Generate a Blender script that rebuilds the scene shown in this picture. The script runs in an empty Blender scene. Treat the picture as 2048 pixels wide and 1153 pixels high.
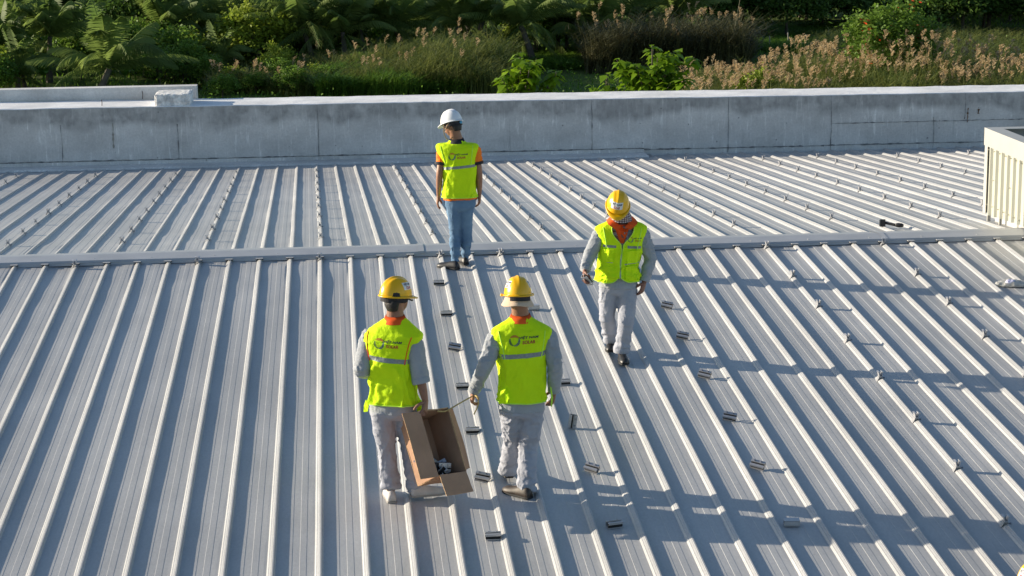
import bpy, math, random
import numpy as np
from mathutils import Vector, Matrix
from mathutils.bvhtree import BVHTree

# ------------------------------------------------------------------ camera, sky, sun, exposure
S = bpy.context.scene
C = S.collection
PITCH, YAW, ROLL = 0.20589, 0.08080, -0.01227
CAM = Vector((0.0, -22.1015, 4.1704))
cam = bpy.data.objects.new("camera", bpy.data.cameras.new("camera")); C.objects.link(cam)
fw = Vector((math.sin(YAW)*math.cos(PITCH), math.cos(YAW)*math.cos(PITCH), -math.sin(PITCH)))
rt = Vector((math.cos(YAW), -math.sin(YAW), 0)); up = rt.cross(fw)
r2 = math.cos(ROLL)*rt + math.sin(ROLL)*up; u2 = -math.sin(ROLL)*rt + math.cos(ROLL)*up
M = Matrix((r2, u2, -fw)).transposed().to_4x4(); M.translation = CAM
cam.matrix_world = M
cam.data.sensor_width = 36; cam.data.lens = 4000/2048*36; cam.data.clip_start = .5; cam.data.clip_end = 8000
S.camera = cam
SUN_AZ, SUN_EL = math.radians(-72.8), math.radians(14.4)
SUN = Vector((math.sin(SUN_AZ)*math.cos(SUN_EL), math.cos(SUN_AZ)*math.cos(SUN_EL), math.sin(SUN_EL)))
W = bpy.data.worlds.new("World"); S.world = W; W.use_nodes = True
sky = W.node_tree.nodes.new("ShaderNodeTexSky"); sky.sky_type = 'NISHITA'; sky.sun_disc = False
sky.sun_elevation = SUN_EL; sky.sun_rotation = SUN_AZ
sky.air_density = 1.0; sky.dust_density = 0.8; sky.ozone_density = 2.0
W.node_tree.links.new(sky.outputs[0], W.node_tree.nodes["Background"].inputs[0])
W.node_tree.nodes["Background"].inputs[1].default_value = 0.098
sl = bpy.data.lights.new("sun", 'SUN'); sl.energy = 5.0; sl.angle = math.radians(.5); sl.color = (1.0, .88, .70)
so = bpy.data.objects.new("sun", sl); C.objects.link(so)
so.rotation_mode = 'QUATERNION'; so.rotation_quaternion = SUN.to_track_quat('Z', 'Y')
S.view_settings.view_transform = 'Standard'; S.view_settings.look = 'None'
S.view_settings.exposure = 0.74; S.view_settings.gamma = 1

# ------------------------------------------------------------------ helpers
def mat(name, col, rough=.6, metal=0., n=None, bump=None, spec=.5, col2=None, coords='Object', stretch=(1,1,1), trans=0.):
    """procedural material: base colour mixed with noise; n=(scale, strength), bump=(scale, height)"""
    m = bpy.data.materials.new(name); m.use_nodes = True
    nt = m.node_tree; b = nt.nodes["Principled BSDF"]
    b.inputs["Base Color"].default_value = (*col, 1); b.inputs["Roughness"].default_value = rough
    b.inputs["Metallic"].default_value = metal; b.inputs["Specular IOR Level"].default_value = spec
    tc = nt.nodes.new("ShaderNodeTexCoord"); mp = nt.nodes.new("ShaderNodeMapping")
    mp.inputs["Scale"].default_value = stretch
    nt.links.new(tc.outputs[coords], mp.inputs[0])
    if n is None: n = (8., .12)
    tx = nt.nodes.new("ShaderNodeTexNoise"); tx.inputs["Scale"].default_value = n[0]; tx.inputs["Detail"].default_value = 6
    nt.links.new(mp.outputs[0], tx.inputs["Vector"])
    rp = nt.nodes.new("ShaderNodeValToRGB"); rp.color_ramp.elements[0].position = .3; rp.color_ramp.elements[1].position = .7
    c2 = col2 if col2 else tuple(min(1, c*(1+n[1])) for c in col)
    c1 = col if col2 else tuple(c*(1-n[1]) for c in col)
    rp.color_ramp.elements[0].color = (*c1, 1); rp.color_ramp.elements[1].color = (*c2, 1)
    nt.links.new(tx.outputs[0], rp.inputs[0]); nt.links.new(rp.outputs[0], b.inputs["Base Color"])
    if bump:
        t2 = nt.nodes.new("ShaderNodeTexNoise"); t2.inputs["Scale"].default_value = bump[0]; t2.inputs["Detail"].default_value = 5
        nt.links.new(mp.outputs[0], t2.inputs["Vector"])
        bp = nt.nodes.new("ShaderNodeBump"); bp.inputs["Strength"].default_value = 1; bp.inputs["Distance"].default_value = bump[1]
        nt.links.new(t2.outputs[0], bp.inputs["Height"]); nt.links.new(bp.outputs[0], b.inputs["Normal"])
    if trans > 0:
        tr = nt.nodes.new("ShaderNodeBsdfTranslucent"); mx = nt.nodes.new("ShaderNodeMixShader"); mx.inputs[0].default_value = trans
        nt.links.new(rp.outputs[0], tr.inputs[0]); nt.links.new(b.outputs[0], mx.inputs[1]); nt.links.new(tr.outputs[0], mx.inputs[2])
        nt.links.new(mx.outputs[0], nt.nodes["Material Output"].inputs[0])
    return m

def hash3(i, j, k, seed):
    h = (i*374761393 + j*668265263 + k*2147483647 + seed*1274126177) & 0xFFFFFFFF
    h = ((h ^ (h >> 13))*1274126177) & 0xFFFFFFFF
    return ((h ^ (h >> 16)) & 0xFFFF)/65535.0
def noise3(P, seed=0):
    P = np.asarray(P, float); I = np.floor(P).astype(np.int64); F = P-I; F = F*F*(3-2*F)
    out = 0
    for a in (0, 1):
        wa = F[..., 0] if a else 1-F[..., 0]
        for b in (0, 1):
            wb = F[..., 1] if b else 1-F[..., 1]
            for c in (0, 1):
                wc = F[..., 2] if c else 1-F[..., 2]
                out = out + wa*wb*wc*hash3(I[..., 0]+a, I[..., 1]+b, I[..., 2]+c, seed)
    return out*2-1
def fbm(P, seed=0, o=3):
    s = 0; a = 1; t = 0
    for i in range(o):
        s = s+a*noise3(np.asarray(P)*2**i, seed+i*7); t += a; a *= .5
    return s/t

class MB:
    """mesh buffer: v (list of arrays), f (list of tuples), per-face material index"""
    def __init__(s): s.v = []; s.f = []; s.n = 0; s.mi = []
    def add(s, V, F, mi=0):
        V = np.asarray(V, float).reshape(-1, 3); s.v.append(V)
        n = s.n
        for q in F: s.f.append(tuple(int(i)+n for i in q)); s.mi.append(mi)
        s.n += len(V); return s
    def arr(s): return np.concatenate(s.v) if s.v else np.zeros((0, 3))
    def box(s, lo, hi, R=None, at=None, mi=0, taper=0):
        x0, y0, z0 = lo; x1, y1, z1 = hi; t = taper
        V = np.array([[x0, y0, z0], [x1, y0, z0], [x1, y1, z0], [x0, y1, z0], [x0+t, y0+t, z1], [x1-t, y0+t, z1], [x1-t, y1-t, z1], [x0+t, y1-t, z1]])
        if R is not None: V = V@np.array(R).T
        if at is not None: V = V+np.array(at)
        return s.add(V, [(3, 2, 1, 0), (4, 5, 6, 7), (0, 1, 5, 4), (1, 2, 6, 5), (2, 3, 7, 6), (3, 0, 4, 7)], mi)
    def loft(s, P, ra, rb=None, ref=(1, 0, 0), n=16, m=None, ex=1., cap=True, mi=0):
        V, F = loft(P, ra, rb, ref, n, m, ex, cap); return s.add(V, F, mi)
    def grid(s, G, mi=0, wrap=False):
        a, b = G.shape[:2]; F = []
        for i in range(a-1):
            for j in range(b if wrap else b-1):
                k = (j+1) % b; F.append((i*b+j, i*b+k, (i+1)*b+k, (i+1)*b+j))
        return s.add(G.reshape(-1, 3), F, mi)
    def ell(s, c, r, n=16, R=None):
        th = np.linspace(0, 2*math.pi, n, endpoint=False); ph = np.linspace(-math.pi/2, math.pi/2, n//2+1)[1:-1]
        V = [[0, 0, -r[2]]]
        for p in ph:
            for t in th: V.append([r[0]*math.cos(p)*math.cos(t), r[1]*math.cos(p)*math.sin(t), r[2]*math.sin(p)])
        V.append([0, 0, r[2]]); V = np.array(V); k = len(ph); F = []
        for j in range(n):
            F.append((0, 1+(j+1) % n, 1+j)); F.append((len(V)-1, 1+(k-1)*n+j, 1+(k-1)*n+(j+1) % n))
        for i in range(k-1):
            for j in range(n): F.append((1+i*n+j, 1+i*n+(j+1) % n, 1+(i+1)*n+(j+1) % n, 1+(i+1)*n+j))
        if R is not None: V = V@np.array(R).T
        return s.add(V+np.array(c), F)

def catmull(P, m):
    P = np.asarray(P, float); n = len(P)
    if n == 2: t = np.linspace(0, 1, m)[:, None]; return P[0]*(1-t)+P[1]*t
    Q = np.vstack([2*P[0]-P[1], P, 2*P[-1]-P[-2]]); out = []
    for u in np.linspace(0, n-1, m):
        i = min(int(u), n-2); t = u-i; a, b, c, d = Q[i:i+4]
        out.append(.5*((2*b)+(-a+c)*t+(2*a-5*b+4*c-d)*t*t+(-a+3*b-3*c+d)*t**3))
    return np.array(out)
def loft(P, ra, rb=None, ref=(1, 0, 0), n=16, m=None, ex=1., cap=True):
    P = np.asarray(P, float); k = len(P)
    ra = np.broadcast_to(np.asarray(ra, float), (k,)); rb = ra if rb is None else np.broadcast_to(np.asarray(rb, float), (k,))
    m = m or (k if k == 2 else k*5)
    Q = catmull(np.column_stack([P, ra, rb]), m); P = Q[:, :3]; ra = np.maximum(Q[:, 3], .0008); rb = np.maximum(Q[:, 4], .0008)
    T = np.gradient(P, axis=0); T /= np.linalg.norm(T, axis=1)[:, None]+1e-9
    ref = np.asarray(ref, float); th = np.linspace(0, 2*math.pi, n, endpoint=False)
    cs = np.sign(np.cos(th))*np.abs(np.cos(th))**ex; sn = np.sign(np.sin(th))*np.abs(np.sin(th))**ex
    V = []
    for i in range(m):
        a = ref-T[i]*(ref@T[i]); a /= np.linalg.norm(a)+1e-9; b = np.cross(T[i], a)
        V.append(P[i]+np.outer(cs*ra[i], a)+np.outer(sn*rb[i], b))
    V = np.concatenate(V); F = []
    for i in range(m-1):
        for j in range(n): F.append((i*n+j, i*n+(j+1) % n, (i+1)*n+(j+1) % n, (i+1)*n+j))
    if cap:
        V = np.vstack([V, P[0], P[-1]]); e = len(V)
        for j in range(n): F.append((e-2, (j+1) % n, j)); F.append((e-1, (m-1)*n+j, (m-1)*n+(j+1) % n))
    return V, F

def make_mesh(name, V, F, mats, smooth=False, mi=None):
    me = bpy.data.meshes.new(name); me.from_pydata([tuple(v) for v in np.asarray(V)], [], F)
    for m in (mats if isinstance(mats, (list, tuple)) else [mats]): me.materials.append(m)
    if mi is not None and any(mi): me.polygons.foreach_set("material_index", mi)
    if smooth: me.polygons.foreach_set("use_smooth", [True]*len(me.polygons))
    me.update(); return me
def obj(name, mb, mats, parent=None, smooth=False, world=True):
    """link ONE mesh object; when it has a parent its vertices are given in world space and moved into the root's frame"""
    V = mb.arr(); F = mb.f
    root = parent
    while root is not None and root.parent: root = root.parent
    if root is not None and world: V = V-np.array(root.location)
    o = bpy.data.objects.new(name, make_mesh(name, V, F, mats, smooth, mb.mi)); C.objects.link(o)
    if parent is not None: o.parent = parent
    return o
def tag(o, label=None, cat=None, group=None, kind=None):
    for k, v in (('label', label), ('category', cat), ('group', group), ('kind', kind)):
        if v: o[k] = v
    return o
def empty(name, loc, label=None, cat=None, group=None):
    o = bpy.data.objects.new(name, None); C.objects.link(o); o.location = loc; o.empty_display_size = .1
    return tag(o, label, cat, group)
def dup(root, loc, rot=None, label=None, scale=None):
    r = root.copy(); C.objects.link(r); r.location = loc
    if rot is not None: r.rotation_euler = rot
    if scale is not None: r.scale = scale
    if label: r['label'] = label
    def rec(a, b):
        for ch in a.children:
            c = ch.copy(); C.objects.link(c); c.parent = b; rec(ch, c)
    rec(root, r); return r

# ------------------------------------------------------------------ the roof
TN = .06696; PIT = .333; X0N = -.3591; X0F = -.3450; SHN = .00683; SHF = -.0193; RH = .027
def zroof(y): return -TN*abs(y)

def roof_material():
    m = mat("painted_steel_sheet", (.44, .445, .45), rough=.42, metal=.0, spec=.45)
    nt = m.node_tree; b = nt.nodes["Principled BSDF"]
    rp = [x for x in nt.nodes if x.type == 'VALTORGB'][0]; tx = [x for x in nt.nodes if x.type == 'TEX_NOISE'][0]
    mp = [x for x in nt.nodes if x.type == 'MAPPING'][0]
    mp.inputs["Scale"].default_value = (3., .35, 1)
    tx.inputs["Scale"].default_value = 1.6; tx.inputs["Detail"].default_value = 9; tx.inputs["Roughness"].default_value = .65
    rp.color_ramp.elements[0].color = (.425, .425, .425, 1); rp.color_ramp.elements[1].color = (.48, .478, .474, 1)
    # fine mottling of the coating and dusty specks
    tc = [x for x in nt.nodes if x.type == 'TEX_COORD'][0]
    t2 = nt.nodes.new("ShaderNodeTexNoise"); t2.inputs["Scale"].default_value = 60; t2.inputs["Detail"].default_value = 4
    mp2 = nt.nodes.new("ShaderNodeMapping"); mp2.inputs["Scale"].default_value = (1, .45, 1)
    nt.links.new(tc.outputs['Object'], mp2.inputs[0]); nt.links.new(mp2.outputs[0], t2.inputs[0])
    r2_ = nt.nodes.new("ShaderNodeValToRGB"); r2_.color_ramp.elements[0].position = .3; r2_.color_ramp.elements[1].position = .72
    r2_.color_ramp.elements[0].color = (.91, .91, .91, 1); r2_.color_ramp.elements[1].color = (1.05, 1.05, 1.05, 1)
    nt.links.new(t2.outputs[0], r2_.inputs[0])
    mx = nt.nodes.new("ShaderNodeMix"); mx.data_type = 'RGBA'; mx.blend_type = 'MULTIPLY'; mx.inputs[0].default_value = 1
    nt.links.new(rp.outputs[0], mx.inputs[6]); nt.links.new(r2_.outputs[0], mx.inputs[7])
    # scattered grime flecks
    v = nt.nodes.new("ShaderNodeTexVoronoi"); v.inputs["Scale"].default_value = 5.5
    nt.links.new(tc.outputs['Object'], v.inputs[0])
    cr = nt.nodes.new("ShaderNodeMapRange"); cr.inputs[1].default_value = .015; cr.inputs[2].default_value = .05; cr.inputs[3].default_value = .72; cr.inputs[4].default_value = 1
    nt.links.new(v.outputs["Distance"], cr.inputs[0])
    mx2 = nt.nodes.new("ShaderNodeMix"); mx2.data_type = 'RGBA'; mx2.blend_type = 'MULTIPLY'; mx2.inputs[0].default_value = 1
    nt.links.new(mx.outputs[2], mx2.inputs[6]); nt.links.new(cr.outputs[0], mx2.inputs[7])
    prev = mx2.outputs[2]
    for sc_, st_, lo_, hi_ in ((1.1, (1, .04, 0), .90, 1.05), (.55, (1, 1, 1), .90, 1.05), (2.6, (1, .5, 1), .93, 1.03)):    # coil-to-coil tone, broad dust patches, handling marks
        m3 = nt.nodes.new("ShaderNodeMapping"); m3.inputs["Scale"].default_value = st_; t3 = nt.nodes.new("ShaderNodeTexNoise"); t3.inputs["Scale"].default_value = sc_; t3.inputs["Detail"].default_value = 5
        nt.links.new(tc.outputs['Object'], m3.inputs[0]); nt.links.new(m3.outputs[0], t3.inputs[0]); r3 = nt.nodes.new("ShaderNodeMapRange"); r3.inputs[1].default_value = .32; r3.inputs[2].default_value = .66; r3.inputs[3].default_value = lo_; r3.inputs[4].default_value = hi_
        nt.links.new(t3.outputs[0], r3.inputs[0]); x3 = nt.nodes.new("ShaderNodeMix"); x3.data_type = 'RGBA'; x3.blend_type = 'MULTIPLY'; x3.inputs[0].default_value = 1; nt.links.new(prev, x3.inputs[6]); nt.links.new(r3.outputs[0], x3.inputs[7]); prev = x3.outputs[2]
    nt.links.new(prev, b.inputs["Base Color"])
    rr = nt.nodes.new("ShaderNodeMapRange"); rr.inputs[3].default_value = .36; rr.inputs[4].default_value = .52
    nt.links.new(tx.outputs[0], rr.inputs[0]); nt.links.new(rr.outputs[0], b.inputs["Roughness"])
    bp = nt.nodes.new("ShaderNodeBump"); bp.inputs["Distance"].default_value = .0012; bp.inputs["Strength"].default_value = .6
    nt.links.new(tx.outputs[0], bp.inputs["Height"]); nt.links.new(bp.outputs[0], b.inputs["Normal"])
    return m
M_ROOF = roof_material()
M_TRIM = mat("grey_ridge_flashing", (.37, .38, .40), rough=.4, n=(3, .08), spec=.5, bump=(2, .004))

# cross-section of one pitch measured from the rib's centre: (x, z, is_pan)
PROF = [(-.027, 0, 0), (-.0145, .0150, 0), (-.0105, .0155, 0), (.003, .0235, 0), (.006, .0235, 0), (.010, RH, 0), (.020, RH, 0), (.030, .003, 0), (.034, 0, 0),
        (.09, 0, 1), (.146, 0, 1), (.1480, -.0012, 1), (.199, -.0012, 1), (.2010, .0006, 1), (.246, .0006, 1), (.2475, -.0006, 1), (.285, 0, 1)]
def sheet(k0, k1, y0, y1, near):
    ys = np.concatenate([np.linspace(abs(y0), abs(y0)+3, 26), np.linspace(abs(y0)+3, abs(y1), 44)[1:]])
    cols = [(k*PIT+p[0], p[1], p[2]) for k in range(k0, k1) for p in PROF]+[(k1*PIT-.027, 0, 0)]
    cx = np.array([c[0] for c in cols]); cz = np.array([c[1] for c in cols]); pan = np.array([c[2] for c in cols], float)
    X, Y = np.meshgrid(cx, ys); Z = np.broadcast_to(cz, X.shape).copy()
    sgn = -1 if near else 1; sh = SHN if near else SHF; x0 = X0N if near else X0F
    WX = X+x0+sh*Y; WY = sgn*Y
    amp = .0016+.0085*np.exp(-(Y/1.5)**2)*np.clip((3.2-WX)/3, .12, 1)+(.0022*np.exp(-((Y-7)/6)**2) if not near else 0)
    nz = fbm(np.stack([WX*1.3, Y*1.5, 0*X], -1), 3 if near else 9, 2)
    Z = Z-TN*Y+nz*amp*(.25+.75*pan)*1.6
    WX = WX+.0022*fbm(np.stack([np.round(X/PIT)*9.1, Y*.8, 0*X], -1), 5, 2)
    G = np.stack([WX, WY, Z], -1)
    return G if near else G[:, ::1]
roof = empty("metal_roof", (0, 0, 0), "long ribbed light grey steel roof sloping to both sides of its ridge cap", "roof")
g = MB(); g.grid(sheet(-26, 46, .10, 15.5, True)[::-1]); obj("roof_sheet", g, M_ROOF, roof)
g = MB(); g.grid(sheet(-34, 52, .10, 13.5, False)); obj("roof_sheet", g, M_ROOF, roof)['label'] = "far slope of ribbed sheets falling towards the concrete parapet"

# ridge cap: folded flashing, notched over each rib on the near side
g = MB(); XS = np.linspace(-9.5, 16, 120); CAPW = .27
prof = [(.36, zroof(.36)+.002), (.345, zroof(.36)+RH+.010), (.02, RH+.031), (-.02, RH+.031), (-.245, RH+.008), (-CAPW, zroof(CAPW)+RH+.004)]
rows = []
for (yy, zz) in prof:
    wob = .003*fbm(np.stack([XS*1.1, XS*0+yy*3, XS*0], -1), 2)
    rows.append(np.stack([XS, yy+.5*wob, zz+wob], -1))
g.grid(np.array(rows)); cap = obj("ridge_cap", g, M_TRIM, roof)
g = MB()
for k in range(-26, 46):       # downturned tabs between the ribs
    xa, xb = X0N+k*PIT+.034, X0N+(k+1)*PIT-.036
    zt = zroof(CAPW)+RH+.004; zb = zroof(CAPW)+.004
    dx = random.Random(k).uniform(-.004, .004); dz = random.Random(k+99).uniform(-.001, .005)
    g = MB()
    g.add([[xa-.028, -CAPW, zt], [xb+.028, -CAPW, zt], [xb+dx, -CAPW-.012, zb+dz], [xa+dx, -CAPW-.012, zb+dz*.5], [xa-.028, -CAPW-.001, zt-.008], [xb+.028, -CAPW-.001, zt-.008]],
          [(0, 4, 3, 2, 5, 1)])
    obj("cap_edge", g, M_TRIM, cap)
M_DARK = mat("dark_foam", (.02, .02, .022), rough=.9)
g = MB()
for k in range(-26, 46):
    x = X0N+k*PIT; g = MB(); g.box((x-.042, -CAPW-.006, zroof(.27)+.002), (x+.044, -CAPW+.04, zroof(CAPW)+RH+.003)); obj("foam_closure", g, M_DARK, cap)
    g = MB(); g.box((x-.040, -CAPW-.045, zroof(CAPW)+RH+.004), (x+.042, -CAPW+.01, zroof(CAPW)+RH+.009), taper=.002); obj("cap_tongue", g, M_ROOF, cap)
for xs in (.79, 6.05, -5.2):       # lap joints of the cap lengths
    g = MB(); rr = []
    for (yy, zz) in prof: rr.append([[xs-.06, yy*1.004, zz+.0045], [xs+.004, yy*1.004, zz+.0055], [xs+.006, yy, zz-.001]])
    g.grid(np.array(rr)); obj("cap_lap", g, M_TRIM, cap)
M_SCREW = mat("zinc_screw", (.5, .5, .52), rough=.35, metal=.8)
for k in range(-26, 46):
    if k % 2: continue
    for y in (-.18,):
        x = X0N+k*PIT+.17+random.Random(k*3).uniform(-.05, .05); g = MB(); g.loft([(x, y, RH+.008), (x, y, RH+.020)], [.006, .005], n=8); obj("screw", g, M_SCREW, cap)

# ------------------------------------------------------------------ concrete parapet
def concrete(name, dark=1., seed=0., streaks=True, base=(.63, .615, .59)):
    m = bpy.data.materials.new(name); m.use_nodes = True; nt = m.node_tree; b = nt.nodes["Principled BSDF"]
    N = nt.nodes.new; L = nt.links.new
    tc = N("ShaderNodeTexCoord"); b.inputs["Roughness"].default_value = .85; b.inputs["Specular IOR Level"].default_value = .25
    def noise(scale, st, det=6, rough=.6):
        mp = N("ShaderNodeMapping"); mp.inputs["Scale"].default_value = st; mp.inputs["Location"].default_value = (seed, seed*.7, seed*.3)
        L(tc.outputs["Object"], mp.inputs[0]); t = N("ShaderNodeTexNoise"); t.inputs["Scale"].default_value = scale
        t.inputs["Detail"].default_value = det; t.inputs["Roughness"].default_value = rough; L(mp.outputs[0], t.inputs[0]); return t.outputs[0]
    def ramp(src, p0, c0, p1, c1):
        r = N("ShaderNodeValToRGB"); r.color_ramp.elements[0].position = p0; r.color_ramp.elements[1].position = p1
        r.color_ramp.elements[0].color = (*[c0]*3, 1) if not isinstance(c0, tuple) else (*c0, 1); r.color_ramp.elements[1].color = (*[c1]*3, 1) if not isinstance(c1, tuple) else (*c1, 1)
        L(src, r.inputs[0]); return r.outputs[0]
    def mul(a, c, f=1.):
        x = N("ShaderNodeMix"); x.data_type = 'RGBA'; x.blend_type = 'MULTIPLY'; x.inputs[0].default_value = f
        L(a, x.inputs[6]); L(c, x.inputs[7]); return x.outputs[2]
    def mix(f, a, c):
        x = N("ShaderNodeMix"); x.data_type = 'RGBA'; L(f, x.inputs[0]); L(a, x.inputs[6]); L(c, x.inputs[7]); return x.outputs[2]
    col = ramp(noise(1.3, (1, 1, 1.4), 8), .3, tuple(c*.84*dark for c in base), .72, tuple(min(1, c*1.22*dark) for c in base))
    col = mul(col, ramp(noise(26, (1, 1, 1), 5, .7), .25, .82, .75, 1.08))
    if streaks:
        # upper pour of the wall is darker, its edge wanders; pale runs drip down over it
        sp = N("ShaderNodeSeparateXYZ"); L(tc.outputs["Object"], sp.inputs[0])
        nb = noise(.55, (1, 1, 0), 5); ad = N("ShaderNodeMath"); ad.operation = 'MULTIPLY_ADD'; ad.inputs[1].default_value = 1.0; ad.inputs[2].default_value = -.5
        L(nb, ad.inputs[0]); s2 = N("ShaderNodeMath"); s2.operation = 'ADD'; L(sp.outputs[2], s2.inputs[0]); L(ad.outputs[0], s2.inputs[1])
        s3 = N("ShaderNodeMapRange"); s3.inputs[1].default_value = -.36; s3.inputs[2].default_value = -.24; L(s2.outputs[0], s3.inputs[0])
        pn = noise(1.9, (1, 1, 1), 5); ps = ramp(pn, .42, 0., .52, 1.)
        up_ = N("ShaderNodeMath"); up_.operation = 'MULTIPLY'; L(s3.outputs[0], up_.inputs[0]); 
        pm = N("ShaderNodeMapRange"); pm.inputs[3].default_value = .45; L(ps, pm.inputs[0]); L(pm.outputs[0], up_.inputs[1])
        rgbd = N("ShaderNodeRGB"); rgbd.outputs[0].default_value = (.37, .362, .35, 1)
        dk = mul(rgbd.outputs[0], ramp(noise(9, (1, 1, .6), 6), .3, .8, .7, 1.25))
        col = mix(up_.outputs[0], col, dk)
        st = ramp(noise(9, (1.6, 1.6, .16), 4, .75), .56, 1., .67, 1.7)
        col = mul(col, st, .45)
        st2 = ramp(noise(4, (1.6, 1.6, .10), 4, .75), .60, 1., .72, .62)
        col = mul(col, st2, .5)
        v = N("ShaderNodeTexVoronoi"); v.inputs["Scale"].default_value = 4.2; L(tc.outputs["Object"], v.inputs[0])
        r = N("ShaderNodeMapRange"); r.inputs[1].default_value = .03; r.inputs[2].default_value = .08; r.inputs[3].default_value = .35; r.inputs[4].default_value = 1
        nz = noise(12, (1, 1, 1), 4); a3 = N("ShaderNodeMath"); a3.operation = 'MULTIPLY_ADD'; a3.inputs[1].default_value = .22; a3.inputs[2].default_value = -.10
        L(nz, a3.inputs[0]); a4 = N("ShaderNodeMath"); a4.operation = 'ADD'; L(v.outputs[0], a4.inputs[0]); L(a3.outputs[0], a4.inputs[1])
        L(a4.outputs[0], r.inputs[0]); col = mul(col, r.outputs[0], .8)
    L(col, b.inputs["Base Color"])
    bp = N("ShaderNodeBump"); bp.inputs["Distance"].default_value = .006; bp.inputs["Strength"].default_value = .7
    L(noise(14, (1, 1, 1), 7, .7), bp.inputs["Height"]); L(bp.outputs[0], b.inputs["Normal"])
    return m
M_CONC = concrete("weathered_concrete")
M_CONCTOP = concrete("pale_screed", seed=3, streaks=False, base=(.80, .80, .80))
M_CONCL = concrete("whitewashed_concrete", seed=7, streaks=False, base=(.68, .67, .65))
M_SEAM = mat("dark_joint", (.20, .20, .20), rough=.95, n=(20, .4))
def wtop(x): return .148-.0039*(x-2)
YW = 13.45
wall = empty("concrete_parapet", (2, YW, .15), "long grey stained concrete parapet with pale top behind the ribbed roof", "parapet wall")
def wrow(xs, y, z, seed, a=.006):
    P = np.stack([xs, np.full_like(xs, y), z], -1)
    P[:, 1] += a*fbm(np.stack([xs*2, xs*0+seed, xs*0], -1), 1); P[:, 2] += a*fbm(np.stack([xs*3, xs*0+seed+9, xs*0], -1), 4); return P
xs = np.linspace(-16, 30, 500); DEP = 1.15
g = MB()
g.grid(np.array([wrow(xs, YW, xs*0-9, 0, 0), wrow(xs, YW, xs*0-1.2, 1, .004), wrow(xs, YW, wtop(xs)-.5, 2, .008), wrow(xs, YW, wtop(xs)-.012, 3, .008)])[:, ::1])
g.grid(np.array([wrow(xs, YW+DEP, wtop(xs), 8, .01), wrow(xs, YW+DEP, xs*0-9, 1, 0)]))
obj("wall_face", g, M_CONC, wall, smooth=False)
g = MB()
rows = [wrow(xs, YW, wtop(xs)-.012, 3, .008), wrow(xs, YW+.014, wtop(xs), 3, .008)]
for i, q in enumerate(np.linspace(.1, DEP, 8)): rows.append(wrow(xs, YW+q, wtop(xs), 20+i, .006 if q < DEP else .01))
rows[-1] = wrow(xs, YW+DEP, wtop(xs), 8, .01)
g.grid(np.array(rows)); obj("wall_top", g, M_CONCTOP, wall)
# joints
def joint(g, pts, w, rnd):
    pts = catmull(np.array(pts, float), max(12, int(np.linalg.norm(np.array(pts[0])-np.array(pts[-1]))*14)))
    d = np.gradient(pts, axis=0); d /= np.linalg.norm(d, axis=1)[:, None]; n = np.stack([-d[:, 2], d[:, 0]*0, d[:, 0]], -1)
    ww = np.array([w*rnd.choice((.35, .5, .7, 1, 1, 1.9)) for _ in pts])[:, None]; j = np.array([rnd.uniform(-.004, .004) for _ in pts])[:, None]
    A = pts+n*(ww/2+j); B = pts-n*(ww/2-j); A[:, 1] -= .011; B[:, 1] -= .011
    g.grid(np.array([B, A]))
g = MB(); rj = random.Random(4)
for x, za in ((-5.05, -.28), (-3.02, -.30), (-.55, .0), (4.35, .0), (6.83, .0), (8.72, .0), (10.62, -.42), (-8.3, 0), (13.4, 0), (11.2, 0)):
    zt = wtop(x)-.012+za; zb = -.88 if x < 9 else -.95
    if x == 11.2: zb = -.37
    g = MB(); joint(g, [(x, YW, zb), (x+.01, YW, (zt+zb)/2), (x+.0, YW, zt)], .011, rj); obj("joint", g, M_SEAM, wall)
g = MB(); joint(g, [(8.72, YW, -.40), (12, YW, -.395), (16, YW, -.39)], .011, rj); obj("joint", g, M_SEAM, wall); g = MB()
for a, b_ in ((-16, -6), (-6, -1.0), (-1.0, 4), (4, 5.3), (5.3, 8.6), (8.6, 16)): g = MB(); joint(g, [(a, YW, zroof(YW)+.132), (b_, YW, zroof(YW)+.130)] if b_ < 5.5 else [(a, YW, zroof(YW)+.108), (b_, YW, zroof(YW)+.10)], .016, rj); obj("joint", g, M_SEAM, wall)
g = MB(); ys = [12.86, 13.43, 13.435]
for xa, xb in ((-10, 5.3),):
    X = np.linspace(xa, xb, 90); z0 = zroof(12.86)
    g.grid(np.array([np.stack([X, X*0+12.86, X*0+z0+.003], -1), np.stack([X, X*0+12.88, X*0+z0+RH+.012], -1), np.stack([X, X*0+13.425, X*0+zroof(13.4)+RH+.03], -1), np.stack([X, X*0+13.43, X*0+zroof(13.4)+.115], -1)]))
obj("wall_flashing", g, M_CONC, roof)
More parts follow.
